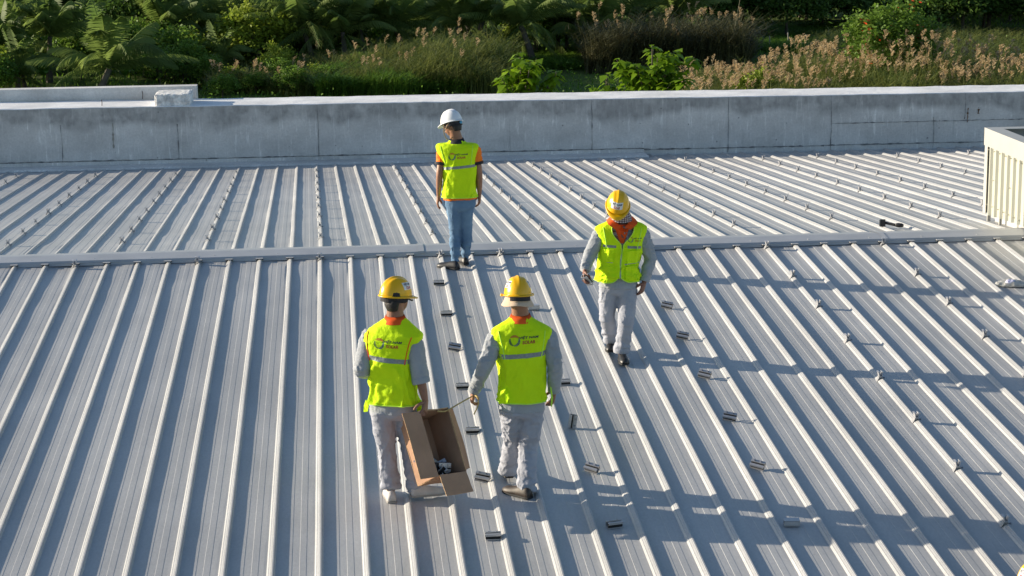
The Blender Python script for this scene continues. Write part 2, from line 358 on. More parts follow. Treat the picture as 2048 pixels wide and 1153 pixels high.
# rust stains and tie holes
M_RUST = mat("rust", (.16, .09, .05), rough=.95, n=(15, .4)); M_RUSTP = mat("pale_rust_run", (.33, .31, .27), rough=.95, n=(15, .1))
for x, z0, h, m_ in ((11.25, -.17, .26, M_RUST), (11.45, -.19, .09, M_RUST), (-4.15, -.1, .45, M_RUSTP)):
    g = MB(); joint(g, [(x, YW-.002, z0-h), (x+.01, YW-.002, z0)], .02, rj); obj("rust_stain", g, m_, wall)
def rough_block(name, lo, hi, m, amp, label=None, cat=None, parent=None, seed=1, nn=(26, 10, 8)):
    """box with broken, chipped edges"""
    g = MB(); lo = np.array(lo); hi = np.array(hi); c = (lo+hi)/2; hsz = (hi-lo)/2
    def face(ax, s, na, nb_):
        o = [i for i in range(3) if i != ax]; a = np.linspace(-1, 1, na); b = np.linspace(-1, 1, nb_); A, B = np.meshgrid(a, b, indexing='ij')
        P = np.zeros(A.shape+(3,)); P[..., ax] = s; P[..., o[0]] = A; P[..., o[1]] = B
        R = np.linalg.norm(P*hsz, axis=-1)
        D = c+P*hsz; k = fbm(D*7, seed, 3)[..., None]; k2 = noise3(D*22, seed+5)[..., None]
        edge = (np.sum(np.abs(P) > .93, -1) >= 2)[..., None]
        D = D+(c-D)/np.linalg.norm(c-D, axis=-1)[..., None]*(amp*(k*.6+k2*.4)+edge*amp*.8)
        flip = (s > 0) == (ax == 1)
        g.grid(D[::-1] if flip else D)
    face(0, -1, nn[1], nn[2]); face(0, 1, nn[1], nn[2]); face(1, -1, nn[0], nn[2]); face(1, 1, nn[0], nn[2]); face(2, 1, nn[0], nn[1]); face(2, -1, nn[0], nn[1])
    if parent is None:
        e = empty(name, (c[0], c[1], lo[2]), label, cat)
        V = g.arr()-np.array(e.location); o = bpy.data.objects.new(name, make_mesh(name, V, g.f, m)); bpy.data.objects.remove(e)
        C.objects.link(o); o.location = (c[0], c[1], lo[2]); tag(o, label, cat); return o
    return obj(name, g, m, parent)
rough_block("concrete_upstand", (-12, 14.66, .10), (-2.74, 14.95, .395), M_CONCL, .006, "low pale cracked concrete upstand on the left end of the parapet top", "upstand", seed=3, nn=(120, 6, 8))
rough_block("concrete_block", (-3.40, 13.50, .145), (-2.78, 14.30, .375), mat("plastered_block", (.74, .73, .71), rough=.9, n=(14, .3), bump=(30, .03)), .022, "rough white plastered block at the end of the low upstand on the parapet", "concrete block", seed=8, nn=(34, 26, 16))
for i, (x, y, h, tl) in enumerate(((-4.35, 13.75, .11, "thin rusty rebar stub standing on the pale parapet top"), (-3.72, 14.64, .14, "thin rusty rebar stub against the low cracked upstand"))):
    g = MB(); g.loft([(0, 0, -.01), (.004, 0, h*.6), (-.004, 0, h)], .006, n=8); o = obj("rebar_stub", g, mat("rusty_steel", (.10, .06, .05), rough=.9)); o.location = (x, y, .17 if i == 0 else .19); tag(o, tl, "rebar")

# ------------------------------------------------------------------ clad enclosure at the right
M_CLAD = mat("cream_cladding", (.45, .455, .385), rough=.5, n=(2, .05)); M_CTRIM = mat("cream_trim", (.47, .46, .42), rough=.45, n=(2, .05))
enc = empty("roof_enclosure", (7.72, 1.4, -.09), "cream clad roof enclosure with folded grey coping at the right edge", "roof enclosure")
XE = 7.72; YE0, YE1 = -1.2, 1.42
g = MB(); yy = []; n_ = 0
y = YE1-.05
pr_ = []
while y > YE0:                    # trapezoidal ribs seen on its left side
    pr_ += [(y, 0), (y-.085, 0), (y-.100, -.032), (y-.130, -.032), (y-.150, 0)]; y -= .21
top = .86; P = np.array([[[XE+px, yv, zroof(max(0, yv))+.07+(.02 if 1 else 0)] for yv, px in pr_], [[XE+px, yv, top] for yv, px in pr_]])
g.grid(P); obj("cladding", g, M_CLAD, enc)
g = MB(); g.box((XE-.034, YE1-.075, .01), (XE-.028, YE1+.03, top+.12)); g.box((XE-.03, YE1+.025, .01), (XE+.10, YE1+.031, top+.12)); obj("corner_trim", g, M_CTRIM, enc)
g = MB(); g.box((XE-.045, YE0, top-.02), (XE-.037, YE1+.045, top+.185)); g.box((XE-.045, YE1+.037, top-.02), (XE+2.6, YE1+.045, top+.185))
g.box((XE-.045, YE0, top+.185), (XE+.14, YE1+.045, top+.192)); g.box((XE+.14, YE1-.13, top+.185), (XE+2.6, YE1+.045, top+.192))
g.box((XE+.134, YE0, top+.05), (XE+.14, YE1-.13, top+.185)); obj("coping", g, mat("grey_coping", (.40, .40, .385), rough=.45, n=(3, .06)), enc)
g = MB(); g.box((XE+.14, YE0, top+.04), (XE+2.6, YE1-.13, top+.052))
for i in range(8):
    x = XE+.3+i*.3; g.box((x, YE0, top+.052), (x+.05, YE1-.14, top+.085), taper=.0)
obj("enclosure_roof", g, mat("dark_green_grey_roof", (.30, .34, .33), rough=.5), enc)
for lo_, hi_ in (((XE+.02, YE1+.0, zroof(YE1)-.02), (XE+.06, YE1+.024, .09)), ((XE+.09, YE1-.9, zroof(.6)), (XE+.13, YE1-.86, .09)), ((XE+.02, YE1-.45, zroof(1)), (XE+.05, YE1-.42, .09))):
    g = MB(); g.box(lo_, hi_); obj("support_post", g, M_CTRIM, enc)
g = MB(); g.box((XE+.10, YE0, -.12), (XE+.12, YE1-.05, top)); g.box((XE+.12, YE1-.02, .0), (XE+2.6, YE1+.02, top)); obj("inner_wall", g, mat("inner_wall_grey", (.45, .46, .46)), enc)
M_CS = mat("cladding_screw", (.5, .48, .4), rough=.4)
for i in range(12):
    for z in (.13, .45, top-.06):
        if z != .45 or i % 3 == 1: g = MB(); g.box((XE-.033, YE1-.10-.19*i-.005, z-.005), (XE-.0, YE1-.10-.19*i+.005, z+.005)); obj("screw", g, M_CS, enc)

# ------------------------------------------------------------------ clamps
M_ALU = mat("mill_aluminium", (.50, .50, .52), rough=.4, metal=.5, n=(30, .06)); M_BOLT = mat("stainless_bolt", (.35, .35, .37), rough=.3, metal=.9); M_RUB = mat("black_rubber", (.015, .015, .017), rough=.8)
M_ALUD = mat("dull_aluminium", (.30, .30, .31), rough=.5, metal=.3, n=(30, .08))
def proto_clamp():
    e = empty("roof_clamp", (0, 0, 0), None, "metal clamp", "solar clamps fixed upright on the ribs")
    g = MB(); L = .022
    for s in (-1, 1):      # legs straddling the rib
        g.add([[s*.034, -L, .000], [s*.030, -L, .000], [s*.012, -L, .036], [s*.016, -L, .038], [s*.034, L, 0], [s*.030, L, 0], [s*.012, L, .036], [s*.016, L, .038]],
              [(0, 3, 2, 1), (4, 5, 6, 7), (0, 4, 7, 3), (1, 2, 6, 5), (3, 7, 6, 2), (0, 1, 5, 4)] if s > 0 else [(0, 1, 2, 3), (4, 7, 6, 5), (0, 3, 7, 4), (1, 5, 6, 2), (3, 2, 6, 7), (0, 4, 5, 1)])
    g.box((-.016, -L, .036), (.016, L, .045)); obj("saddle", g, M_ALUD, e)
    g = MB(); g.box((-.013, -.018, .045), (.013, .018, .052))
    for s in (-1, 1):
        a = math.radians(11*s); R = [[math.cos(a), 0, math.sin(a)], [0, 1, 0], [-math.sin(a), 0, math.cos(a)]]
        g.box((-.0022, -.024, 0), (.0022, .024, .042), R, (s*.011, 0, .050)); g.box((-.008, -.024, .040), (.008, .024, .044), R, (s*.011, 0, .050))
    obj("bracket", g, M_ALU, e)
    g = MB(); g.loft([(0, 0, .05), (0, 0, .082)], .004, n=8); g.loft([(0, 0, .052), (0, 0, .060)], .009, n=6); obj("bolt", g, M_BOLT, e)
    g = MB(); g.loft([(.014, 0, .020), (.040, 0, .026)], .006, n=6); g.loft([(.036, 0, .025), (.044, 0, .027)], .010, n=6); obj("side_bolt", g, M_BOLT, e)
    e.scale = (1.0, 1.1, .95)
    return e
ORD = ['first', 'second', 'third', 'fourth', 'fifth', 'sixth', 'seventh', 'eighth', 'ninth', 'tenth', 'eleventh', 'twelfth', 'thirteenth']
clamp = proto_clamp(); used = [False]
def place(x, y, z, rot, label):
    global clamp
    if not used[0]:
        used[0] = True; clamp.location = (x, y, z); clamp.rotation_euler = rot; clamp['label'] = label; return clamp
    return dup(clamp, (x, y, z), rot, label)
rc = random.Random(5); slopeF = math.atan(TN)
FAR = [(-11, 1.45, 1.24, 9), (-7, 1.39, 1.23, 9), (-4, 1.41, 1.24, 9), (0, 1.35, 1.24, 9), (4, 1.46, 1.23, 9), (8, 1.62, 1.24, 9), (11, 1.70, 1.205, 9), (15, 1.50, 1.20, 9), (19, 2.01, 1.205, 9), (23, 1.87, 1.21, 9), (26, 1.99, 1.22, 9), (30, 4.3, 1.19, 7), (34.0, 10.5, 1.18, 2), (-15, 8.0, 1.2, 4)]
for ci, (k, y0, st, n) in enumerate(FAR):
    for i in range(n):
        y = y0+st*i+rc.uniform(-.03, .03)
        which = ORD[ci] if ci < 13 else 'far left'
        lab = f"{ORD[i]} clamp from the ridge on the {which} clamped rib beyond the ridge" if ci < 13 else f"{ORD[i]} clamp from the front on the far left clamped rib"
        if 29 < k < 35: lab = f"{ORD[i]} visible clamp from the front on the {which} clamped rib beyond the ridge"
        place(X0F+k*PIT+SHF*y, y, zroof(y)+.001, (-slopeF, rc.uniform(-.05, .05), rc.uniform(-.12, .12)), lab)
for k, nm in ((-8, "left of the other clamps"), (-4, "left of the front left worker"), (0, "straight above the left worker's helmet"), (4, "left of the jeans wearer's shoes"), (6, "right of the jeans wearer"), (15, "right of the scarfed worker"), (19, "below the black power tool")):
    place(X0N+k*PIT, -.36, zroof(.36)+.004, (slopeF, 0, rc.uniform(-.2, .2)), f"clamp at the near edge of the ridge cap, {nm}")
for ci, (k, ys_) in enumerate(((15, (-1.61, -2.76, -3.93, -5.08, -6.2, -7.35, -8.49)), (19, (-1.67, -2.79, -3.94, -5.1)))):
    for i, y in enumerate(ys_):
        place(X0N+k*PIT+SHN*-y, y, zroof(y)+.001, (slopeF, rc.uniform(-.04, .04), rc.uniform(-.12, .12)), f"{ORD[i]} clamp below the ridge on the {'left' if ci == 0 else 'right'} clamped rib at right")
# loose clamps lying in the pans
def proto_loose():
    e = empty("loose_clamp", (0, 0, 0), None, "metal clamp", "loose solar clamps lying on the roof")
    h = .057; g = MB()
    g.box((-h, -.030, .036), (h, -.010, .044)); g.box((-h, .010, .036), (h, .036, .042)); g.box((-h, .032, .002), (h, .036, .038)); g.box((-h, -.004, .0), (h, .036, .004)); g.box((-h, -.030, .028), (h, -.026, .038)); g.box((-h, .004, .042), (h, .008, .050))
    g.box((-h, -.034, .0), (h, -.030, .006)); g.box((-h, -.030, .0), (h, -.004, .003)); obj("channel", g, M_ALU, e)
    g = MB(); g.box((-h+.002, -.020, .005), (h-.002, -.012, .026)); g.box((-h+.003, -.012, .026), (h-.003, .012, .034)); obj("rubber_pad", g, M_RUB, e)
    for q in (-.028, .028): g = MB(); g.loft([(q, .022, .042), (q, .022, .048)], .007, n=8); obj("bolt", g, M_BOLT, e)
    return e
loose = proto_loose()
LO = [(.90, -1.46, 0, 'f', "loose clamp lying just below the jeans wearer's shoes"), (.918, -2.62, .05, 'f', "loose clamp beside the left worker's helmet"),
      (.932, -3.79, -.2, 't', "loose tilted clamp between the two front workers' shoulders"), (.939, -4.92, .03, 'f', "loose clamp left of the hand that holds the strap"),
      (.952, -6.09, .02, 'f', "loose clamp right of the cardboard box, dark side to the viewer"), (.958, -7.2, -.3, 't', "loose tilted clamp at the lower right corner of the cardboard box"),
      (.954, -8.35, .02, 'f', "loose clamp nearest the bottom edge, below the cardboard box"), (1.802, -2.5, .1, 'u', "loose clamp behind the right side of the bucket hat"),
      (1.847, -4.9, .05, 'f', "loose clamp right of the middle worker's cuff"), (1.798, -6.04, .15, 's', "loose clamp standing on end right of the middle worker's legs"),
      (1.829, -7.09, -.55, 't', "loose clamp with pink glint right of the middle worker's feet"), (1.856, -8.22, .25, 'f', "loose clamp in shadow near the bottom, right of the middle worker"),
      (3.144, -2.6, -.4, 't', "uppermost loose clamp in the row right of the scarfed worker"), (3.126, -3.65, -.35, 't', "second loose clamp down, right of the scarfed worker's shoes"),
      (3.125, -4.85, -.45, 't', "third loose clamp down in the row right of the scarfed worker"), (3.133, -6.0, -.3, 't', "fourth loose clamp down in the row below the scarfed worker"),
      (3.136, -7.155, -.5, 't', "fifth loose clamp down in the row below the scarfed worker"), (3.148, -8.33, -.1, 'u', "lowest loose clamp of that row, lying in shadow near the bottom")]
def lpose(x, y, rz, kind):
    z = zroof(y)+.003
    rot = {'f': (slopeF, 0, rz), 't': (slopeF+.5, .15, rz), 'u': (slopeF+math.pi, 0, rz), 's': (slopeF, -math.pi/2, rz)}[kind]
    dz = {'f': 0, 't': .018, 'u': .05, 's': .057}[kind]
    if kind == 's': rot = (math.pi/2-.05, rz+1.5708, -.25); dz = .058
    return (x, y, z+dz), rot
for i, (x, y, rz, kd, lb) in enumerate(LO):
    p, r = lpose(x, y, rz, kd)
    if i == 0: loose.location = p; loose.rotation_euler = r; loose['label'] = lb
    else: dup(loose, p, r, lb)

# ------------------------------------------------------------------ people
def remesh(mb, vox, smooth=3, fac=.5):
    o = bpy.data.objects.new("tmp", make_mesh("tmp", mb.arr(), mb.f, [])); C.objects.link(o)
    r = o.modifiers.new("r", 'REMESH'); r.mode = 'VOXEL'; r.voxel_size = vox
    if smooth: s = o.modifiers.new("s", 'SMOOTH'); s.iterations = smooth; s.factor = fac
    dg = bpy.context.evaluated_depsgraph_get(); dg.update(); me = bpy.data.meshes.new_from_object(o.evaluated_get(dg))
    V = np.empty(len(me.vertices)*3); me.vertices.foreach_get("co", V); V = V.reshape(-1, 3)
    N = np.empty(len(me.vertices)*3); me.vertices.foreach_get("normal", N); N = N.reshape(-1, 3)
    F = [tuple(p.vertices) for p in me.polygons]; bpy.data.objects.remove(o); bpy.data.meshes.remove(me)
    return V, F, N
def folds(V, N, amp, seed, st=(9, 9, 5), warp=.6):
    Q = V*np.array(st); w = np.stack([noise3(Q*.6, seed+1), noise3(Q*.6, seed+2), noise3(Q*.6, seed+3)], -1)*warp
    def rid(q, s_, k): a = noise3(q, s_); return 1-np.minimum(1, np.abs(a)*k)
    r = rid(Q+w, seed, 3.2)**1.3; b = rid((Q*np.array([1.9, 1.9, 2.6])+w*2), seed+11, 3.0)**1.2; c = rid(Q*4.1+w*3, seed+17, 2.6)
    return V+N*(amp*(r*.75+b*.55+c*.22-.45))[:, None]
def normals(V, F):
    N = np.zeros_like(V); A = np.array([f[:3] for f in F]); n = np.cross(V[A[:, 1]]-V[A[:, 0]], V[A[:, 2]]-V[A[:, 0]])
    for i in range(3): np.add.at(N, A[:, i], n)
    return N/(np.linalg.norm(N, axis=1)[:, None]+1e-12)
def unit(v): v = np.array(v, float); return v/(np.linalg.norm(v)+1e-12)

def hand(g, w, d, n, side, curl=.5, grip=False, scale=1.):
    """palm + four unequal fingers + thumb; w wrist, d direction of the fingers, n palm normal, side = thumb direction"""
    w = np.array(w); d = unit(d); n = unit(n-np.dot(n, d)*d); s = unit(np.array(side)-np.dot(side, d)*d-np.dot(side, n)*n)
    k = scale
    g.loft([w-d*.02, w+d*.01, w+d*.045*k, w+d*.088*k], [.026, .028, .040*k, .038*k], [.020, .019, .016*k, .012*k], ref=s, n=14, ex=.85)
    for i, (off, L) in enumerate(((.029, .070), (.010, .079), (-.010, .073), (-.029, .058))):
        L *= k; p = w+d*.082*k+s*off*k; a = curl*(.6+.12*i); q = [p-d*.01]; dd = d.copy(); ang = 0
        for j, fr in enumerate((.45, .32, .25)):
            ang += a*(1.0 if j else .7); dd = d*math.cos(ang)+n*math.sin(ang); q.append(q[-1]+dd*L*fr*(1.15 if j == 0 else 1))
        g.loft(q, [.0095*k, .0092*k, .0082*k, .0062*k], ref=s, n=9, m=9)
    t0 = w+d*.022*k+s*.024*k; t1 = t0+(d*.5+s*.62+n*.35)*.045*k; t2 = t1+(d*.8+s*.15+n*(.5+curl*.4))*.034*k; t3 = t2+(d*.85-s*.15+n*(.4+curl*.3))*.026*k
    g.loft([t0, t1, t2, t3], [.014*k, .0125*k, .011*k, .0075*k], ref=n, n=9, m=9)

def helmet(root, c, fwd, up_, col, labels=(), name="hard_hat", hat=None, sx=1.):
    """c = centre of the rim; returns parts: shell, brim, labels"""
    f = unit(fwd); u = unit(np.array(up_)-np.dot(up_, f)*f); r = np.cross(f, u); Mx = np.stack([r, f, u], 1)
    def W(P): return np.asarray(P)@Mx.T+np.array(c)
    a, b, h = .103*sx, .127*sx, .138*sx; TH = np.linspace(0, 2*math.pi, 72, endpoint=False); rows = []
    for ph in np.concatenate([np.linspace(0, 1.45, 22), [1.52, 1.5707]]):
        row = []
        for t in TH:
            cx, cy = math.sin(t), math.cos(t); rr = math.cos(ph)**.86
            x, y, z = a*rr*cx, b*rr*cy, h*math.sin(ph)**1.04
            k = math.exp(-(x/.013)**2)*.007*min(1, max(0, (z-.03)/.04))+sum(math.exp(-((abs(x)-.045)/.010)**2)*.0035 for _ in (0,))*min(1, max(0, (z-.06)/.04))
            z += k; row.append((x, y, z))
        rows.append(row)
    fl = []
    for dr, dz in ((-.006, -.006), (.010, -.009), (.013, -.005), (.010, .0), (0, .004)):
        row = []
        for t in TH:
            cx, cy = math.sin(t), math.cos(t); pk = max(0, cy)**2.2*.042 if dr > 0 else 0; pk += max(0, -cy)**4*.006 if dr > 0 else 0
            row.append(((a+dr)*cx, (b+dr)*cy+pk, dz-pk*.38))
        fl.append(row)
    g = MB(); g.grid(W(np.array(fl+rows))[:, ::-1], wrap=True)
    sh = obj(name, g, col, root, smooth=True)
    bv = BVHTree.FromPolygons([Vector(v) for v in g.arr()], g.f)
    for ang, el, wd, hh in labels:
        # a white sticker wrapped on the shell, centre at angle ang (0 = front, + = wearer's right)
        t = math.radians(ang); p0 = np.array([0, 0, el]); dirn = np.array([math.sin(t), math.cos(t), .22]); dirn = unit(dirn)
        rgt = unit(np.cross([0, 0, 1], dirn)) ; rgt = np.array([-math.cos(t), math.sin(t), 0]); upv = unit(np.cross(dirn, -rgt)) ; upv = upv if upv[2] > 0 else -upv
        st = drape(bv, W(p0+dirn*.3), Mx@rgt, Mx@upv, Mx@dirn, wd, hh, 9, 6, .0016)
        lab = obj("sticker", st, M_WHITE, sh)
        text(bv, "VIỆT NAM", W(p0+dirn*.3+upv*hh*.22), Mx@rgt, Mx@upv, Mx@dirn, hh*.42, wd*.86, .0030, M_NAVY, lab, "lettering")
        text(bv, "SOLAR", W(p0+dirn*.3-upv*hh*.25), Mx@rgt, Mx@upv, Mx@dirn, hh*.36, wd*.56, .0030, M_RED, lab, "lettering")
    return sh, W, Mx
def cast(bv, o, d):
    h = bv.ray_cast(Vector(o), Vector(d), .8); return (np.array(h[0]), np.array(h[1])) if h[0] is not None else (None, None)
def drape(bv, c, r, u, n, w, h, nx, ny, off, skip=None):
    r, u, n = unit(r), unit(u), unit(n); g = MB(); G = np.zeros((ny, nx, 3)); ok = np.ones((ny, nx), bool)
    for j in range(ny):
        for i in range(nx):
            o = np.array(c)+r*(i/(nx-1)-.5)*w+u*(j/(ny-1)-.5)*h; p, nn = cast(bv, o, -n)
            if p is None: ok[j, i] = False; continue
            G[j, i] = p+n*off
    F = []
    for j in range(ny-1):
        for i in range(nx-1):
            if ok[j, i] and ok[j, i+1] and ok[j+1, i] and ok[j+1, i+1]: F.append((j*nx+i, j*nx+i+1, (j+1)*nx+i+1, (j+1)*nx+i))
    # rim so that the piece has a thickness
    V = G.reshape(-1, 3); k = len(V); V = np.vstack([V, V-n*off*1.5])
    edge = [(0, i, 0, i+1) for i in range(nx-1)]+[(ny-1, i+1, ny-1, i) for i in range(nx-1)]+[(j+1, 0, j, 0) for j in range(ny-1)]+[(j, nx-1, j+1, nx-1) for j in range(ny-1)]
    for (a, b, c_, d) in edge:
        if ok[a, b] and ok[c_, d]: p, q = a*nx+b, c_*nx+d; F.append((p, p+k, q+k, q))
    g.add(V, F); return g
def text(bv, s, c, r, u, n, size, width, off, m, parent, name):
    cu = bpy.data.curves.new("t", 'FONT'); cu.body = s; cu.align_x = 'CENTER'; cu.align_y = 'CENTER'; cu.size = 1; cu.offset = .025; cu.shear = .15; cu.resolution_u = 3
    o = bpy.data.objects.new("t", cu); C.objects.link(o); dg = bpy.context.evaluated_depsgraph_get(); dg.update()
    me = bpy.data.meshes.new_from_object(o.evaluated_get(dg)); V = np.array([tuple(v.co) for v in me.vertices]); F = [tuple(p.vertices) for p in me.polygons]
    bpy.data.objects.remove(o); bpy.data.curves.remove(cu); bpy.data.meshes.remove(me)
    hs = V[:, 1].max()-V[:, 1].min(); sx = width/(V[:, 0].max()-V[:, 0].min()); sy = size*1.15/hs
    r, u, n = unit(r), unit(u), unit(n); P = []
    for v in V:
        o = np.array(c)+r*v[0]*sx+u*v[1]*sy; p, nn = cast(bv, o, -n)
        P.append(p+n*off if p is not None else o-n*.3)
    g = MB(); g.add(P, F); return obj(name, g, m, parent)
def logo(bv, c, r, u, n, R, off, parent):
    """ring of three crescents made of short strokes: red-orange above, green left, blue below"""
    r, u, n = unit(r), unit(u), unit(n)
    for a0, a1, m, nm in ((30, 140, M_LOGOR, "emblem"), (150, 255, M_LOGOG, "emblem"), (262, 385, M_LOGOB, "emblem")):
        g = MB()
        N_ = 8
        for i in range(N_):
            t0 = math.radians(a0+(a1-a0)*i/N_); t1 = math.radians(a0+(a1-a0)*(i+.72)/N_); k = .35+.65*math.sin(math.pi*(i+.8)/(N_+.6)); ri, ro = R*(1-.36*k), R*(1+.10*k)
            q = []
            for (t, rr) in ((t0, ri), (t0+.10, ro), (t1+.10, ro), (t1, ri)):
                o = np.array(c)+r*math.cos(t)*rr+u*math.sin(t)*rr; p, _ = cast(bv, o, -n); q.append(p+n*off if p is not None else o-n*.3)
            g.add(q, [(0, 1, 2, 3)[::-1]])
        obj(nm, g, m, parent)

SKIN = mat("tanned_skin", (.30, .145, .085), rough=.5, n=(12, .14), bump=(60, .001)); SKIN2 = mat("darker_skin", (.20, .085, .055), rough=.5, n=(12, .14))
SKIN3 = mat("light_brown_skin", (.27, .13, .085), rough=.5, n=(12, .12))
M_VEST = mat("fluorescent_vest", (.66, .95, .008), rough=.75, n=(5, .04), bump=(20, .012), spec=.2, trans=.08)
M_VESTT = mat("fluorescent_piping", (.62, .95, .10), rough=.7, n=(5, .04), spec=.2)
M_SHIRT = mat("grey_work_cotton", (.33, .35, .38), rough=.85, n=(7, .07), bump=(18, .010), spec=.2)
M_PANTS = mat("light_grey_trousers", (.355, .37, .425), rough=.85, n=(7, .07), bump=(16, .010), spec=.2)
M_JEANS = mat("washed_blue_denim", (.085, .16, .28), rough=.85, n=(5, .3), bump=(16, .008), spec=.2, col2=(.17, .275, .40))
M_ORANGE = mat("orange_cloth", (.85, .12, .02), rough=.75, n=(8, .1), spec=.2); M_ORANGE2 = mat("bright_orange_polo", (1., .22, .02), rough=.75, n=(8, .1), spec=.2)
M_BLACKC = mat("black_cloth", (.02, .02, .025), rough=.8)
M_YEL = mat("yellow_helmet_shell", (.86, .47, .004), rough=.28, n=(6, .05), spec=.5); M_WHT = mat("white_helmet_shell", (.80, .81, .84), rough=.3, n=(6, .04), spec=.5)
M_WHITE = mat("white_sticker", (.82, .82, .80), rough=.5); M_NAVY = mat("navy_print", (.015, .02, .09), rough=.6); M_RED = mat("red_print", (.45, .03, .03), rough=.6); M_BLK = mat("black_print", (.02, .03, .05), rough=.6)
M_LOGOR = mat("red_orange_print", (.60, .14, .03), rough=.6); M_LOGOG = mat("dark_green_print", (.02, .10, .06), rough=.6); M_LOGOB = mat("blue_print", (.03, .09, .20), rough=.6)
M_REFL = mat("reflective_tape", (.24, .27, .27), rough=.5, metal=.15, n=(60, .15)); M_HAIR = mat("black_hair", (.012, .010, .010), rough=.6, n=(80, .5), bump=(90, .004))
M_SHOEB = mat("black_leather_shoe", (.018, .018, .020), rough=.45); M_SHOEG = mat("pale_grey_shoe", (.50, .48, .47), rough=.8, n=(14, .15)); M_SHOEK = mat("brown_black_shoe", (.045, .032, .024), rough=.55, n=(14, .6))
M_SOLE = mat("shoe_sole", (.30, .28, .26), rough=.8); M_SOLEB = mat("dark_sole", (.03, .03, .03), rough=.8); M_BEIGE = mat("beige_bucket_hat", (.62, .47, .34), rough=.9, n=(20, .08)); M_EYE = mat("eye", (.04, .03, .03), rough=.2); M_BLUEK = mat("blue_knob", (.10, .38, .60), rough=.4); M_ZIP = mat("grey_zip", (.35, .38, .40), rough=.5)
def plaid():
    m = mat("plaid_scarf", (.25, .22, .22), rough=.9); nt = m.node_tree; b = nt.nodes["Principled BSDF"]; tc = [x for x in nt.nodes if x.type == 'TEX_COORD'][0]
    out = None
    for ax, sc in (('X', 14), ('Z', 16)):
        w = nt.nodes.new("ShaderNodeTexWave"); w.bands_direction = ax; w.inputs["Scale"].default_value = sc; w.inputs["Distortion"].default_value = 1.5; nt.links.new(tc.outputs["Object"], w.inputs[0])
        r = nt.nodes.new("ShaderNodeValToRGB"); r.color_ramp.elements[0].position = .35; r.color_ramp.elements[1].position = .6; r.color_ramp.elements[0].color = (.28, .22, .24, 1); r.color_ramp.elements[1].color = (.75, .72, .72, 1); nt.links.new(w.outputs[1], r.inputs[0])
        if out is None: out = r.outputs[0]
        else:
            x = nt.nodes.new("ShaderNodeMix"); x.data_type = 'RGBA'; x.blend_type = 'MULTIPLY'; x.inputs[0].default_value = 1; nt.links.new(out, x.inputs[6]); nt.links.new(r.outputs[0], x.inputs[7]); out = x.outputs[2]
    nt.links.new(out, b.inputs["Base Color"]); return m

def shoe(root, heel, d, L, m, ms, h=.085, z=None):
    """upper + sole; heel = back end on the ground"""
    d = unit([d[0], d[1], 0]); s = np.array([-d[1], d[0], 0]); P0 = np.array(heel)
    sl_ = -TN*np.sign(-1)*0
    prof_ = [(0, .030, .050), (.03, .038, h), (.09, .039, h*.98), (.14, .042, .062), (.20, .047, .050), (.25, .043, .042), (.285, .025, .026)]
    q = [P0+d*x*L/.285+np.array([0, 0, .016]) for x, w, hh in prof_]
    V = []; n = 18; rows = []
    Q = catmull(np.array([[*q[i], prof_[i][1], prof_[i][2]] for i in range(len(q))]), 26)
    for r in Q:
        row = []
        for t in np.linspace(0, 2*math.pi, n, endpoint=False):
            x = math.cos(t)*r[3]; zz = math.sin(t); zz = zz*r[4]*1. if zz > 0 else zz*.004; row.append(r[:3]+s*x+np.array([0, 0, zz]))
        rows.append(row)
    g = MB(); g.grid(np.array(rows), wrap=True); k = len(rows)*n; g.f.append(tuple(range(n))[::-1]); g.mi.append(0); g.f.append(tuple(range(k-n, k))); g.mi.append(0)
    up_ = obj("shoe", g, m, root, smooth=True)
    rows = []
    for zz, ex in ((-.0, .96), (.004, 1.06), (.014, 1.06), (.018, .98)):
        row = []
        for sd, rr in ((1, Q[::1]), (-1, Q[::-1])):
            for r in rr: row.append(np.array([r[0], r[1], P0[2]+zz])+s*sd*(r[3]*ex)+0*d)
        rows.append(row)
    g = MB(); R = np.array(rows); g.grid(R[:, ::-1], wrap=True); k = R.shape[1]; g.f.append(tuple(range(k))); g.mi.append(0); g.f.append(tuple(range(3*k, 4*k))[::-1]); g.mi.append(0)
    obj("sole", g, ms, up_)

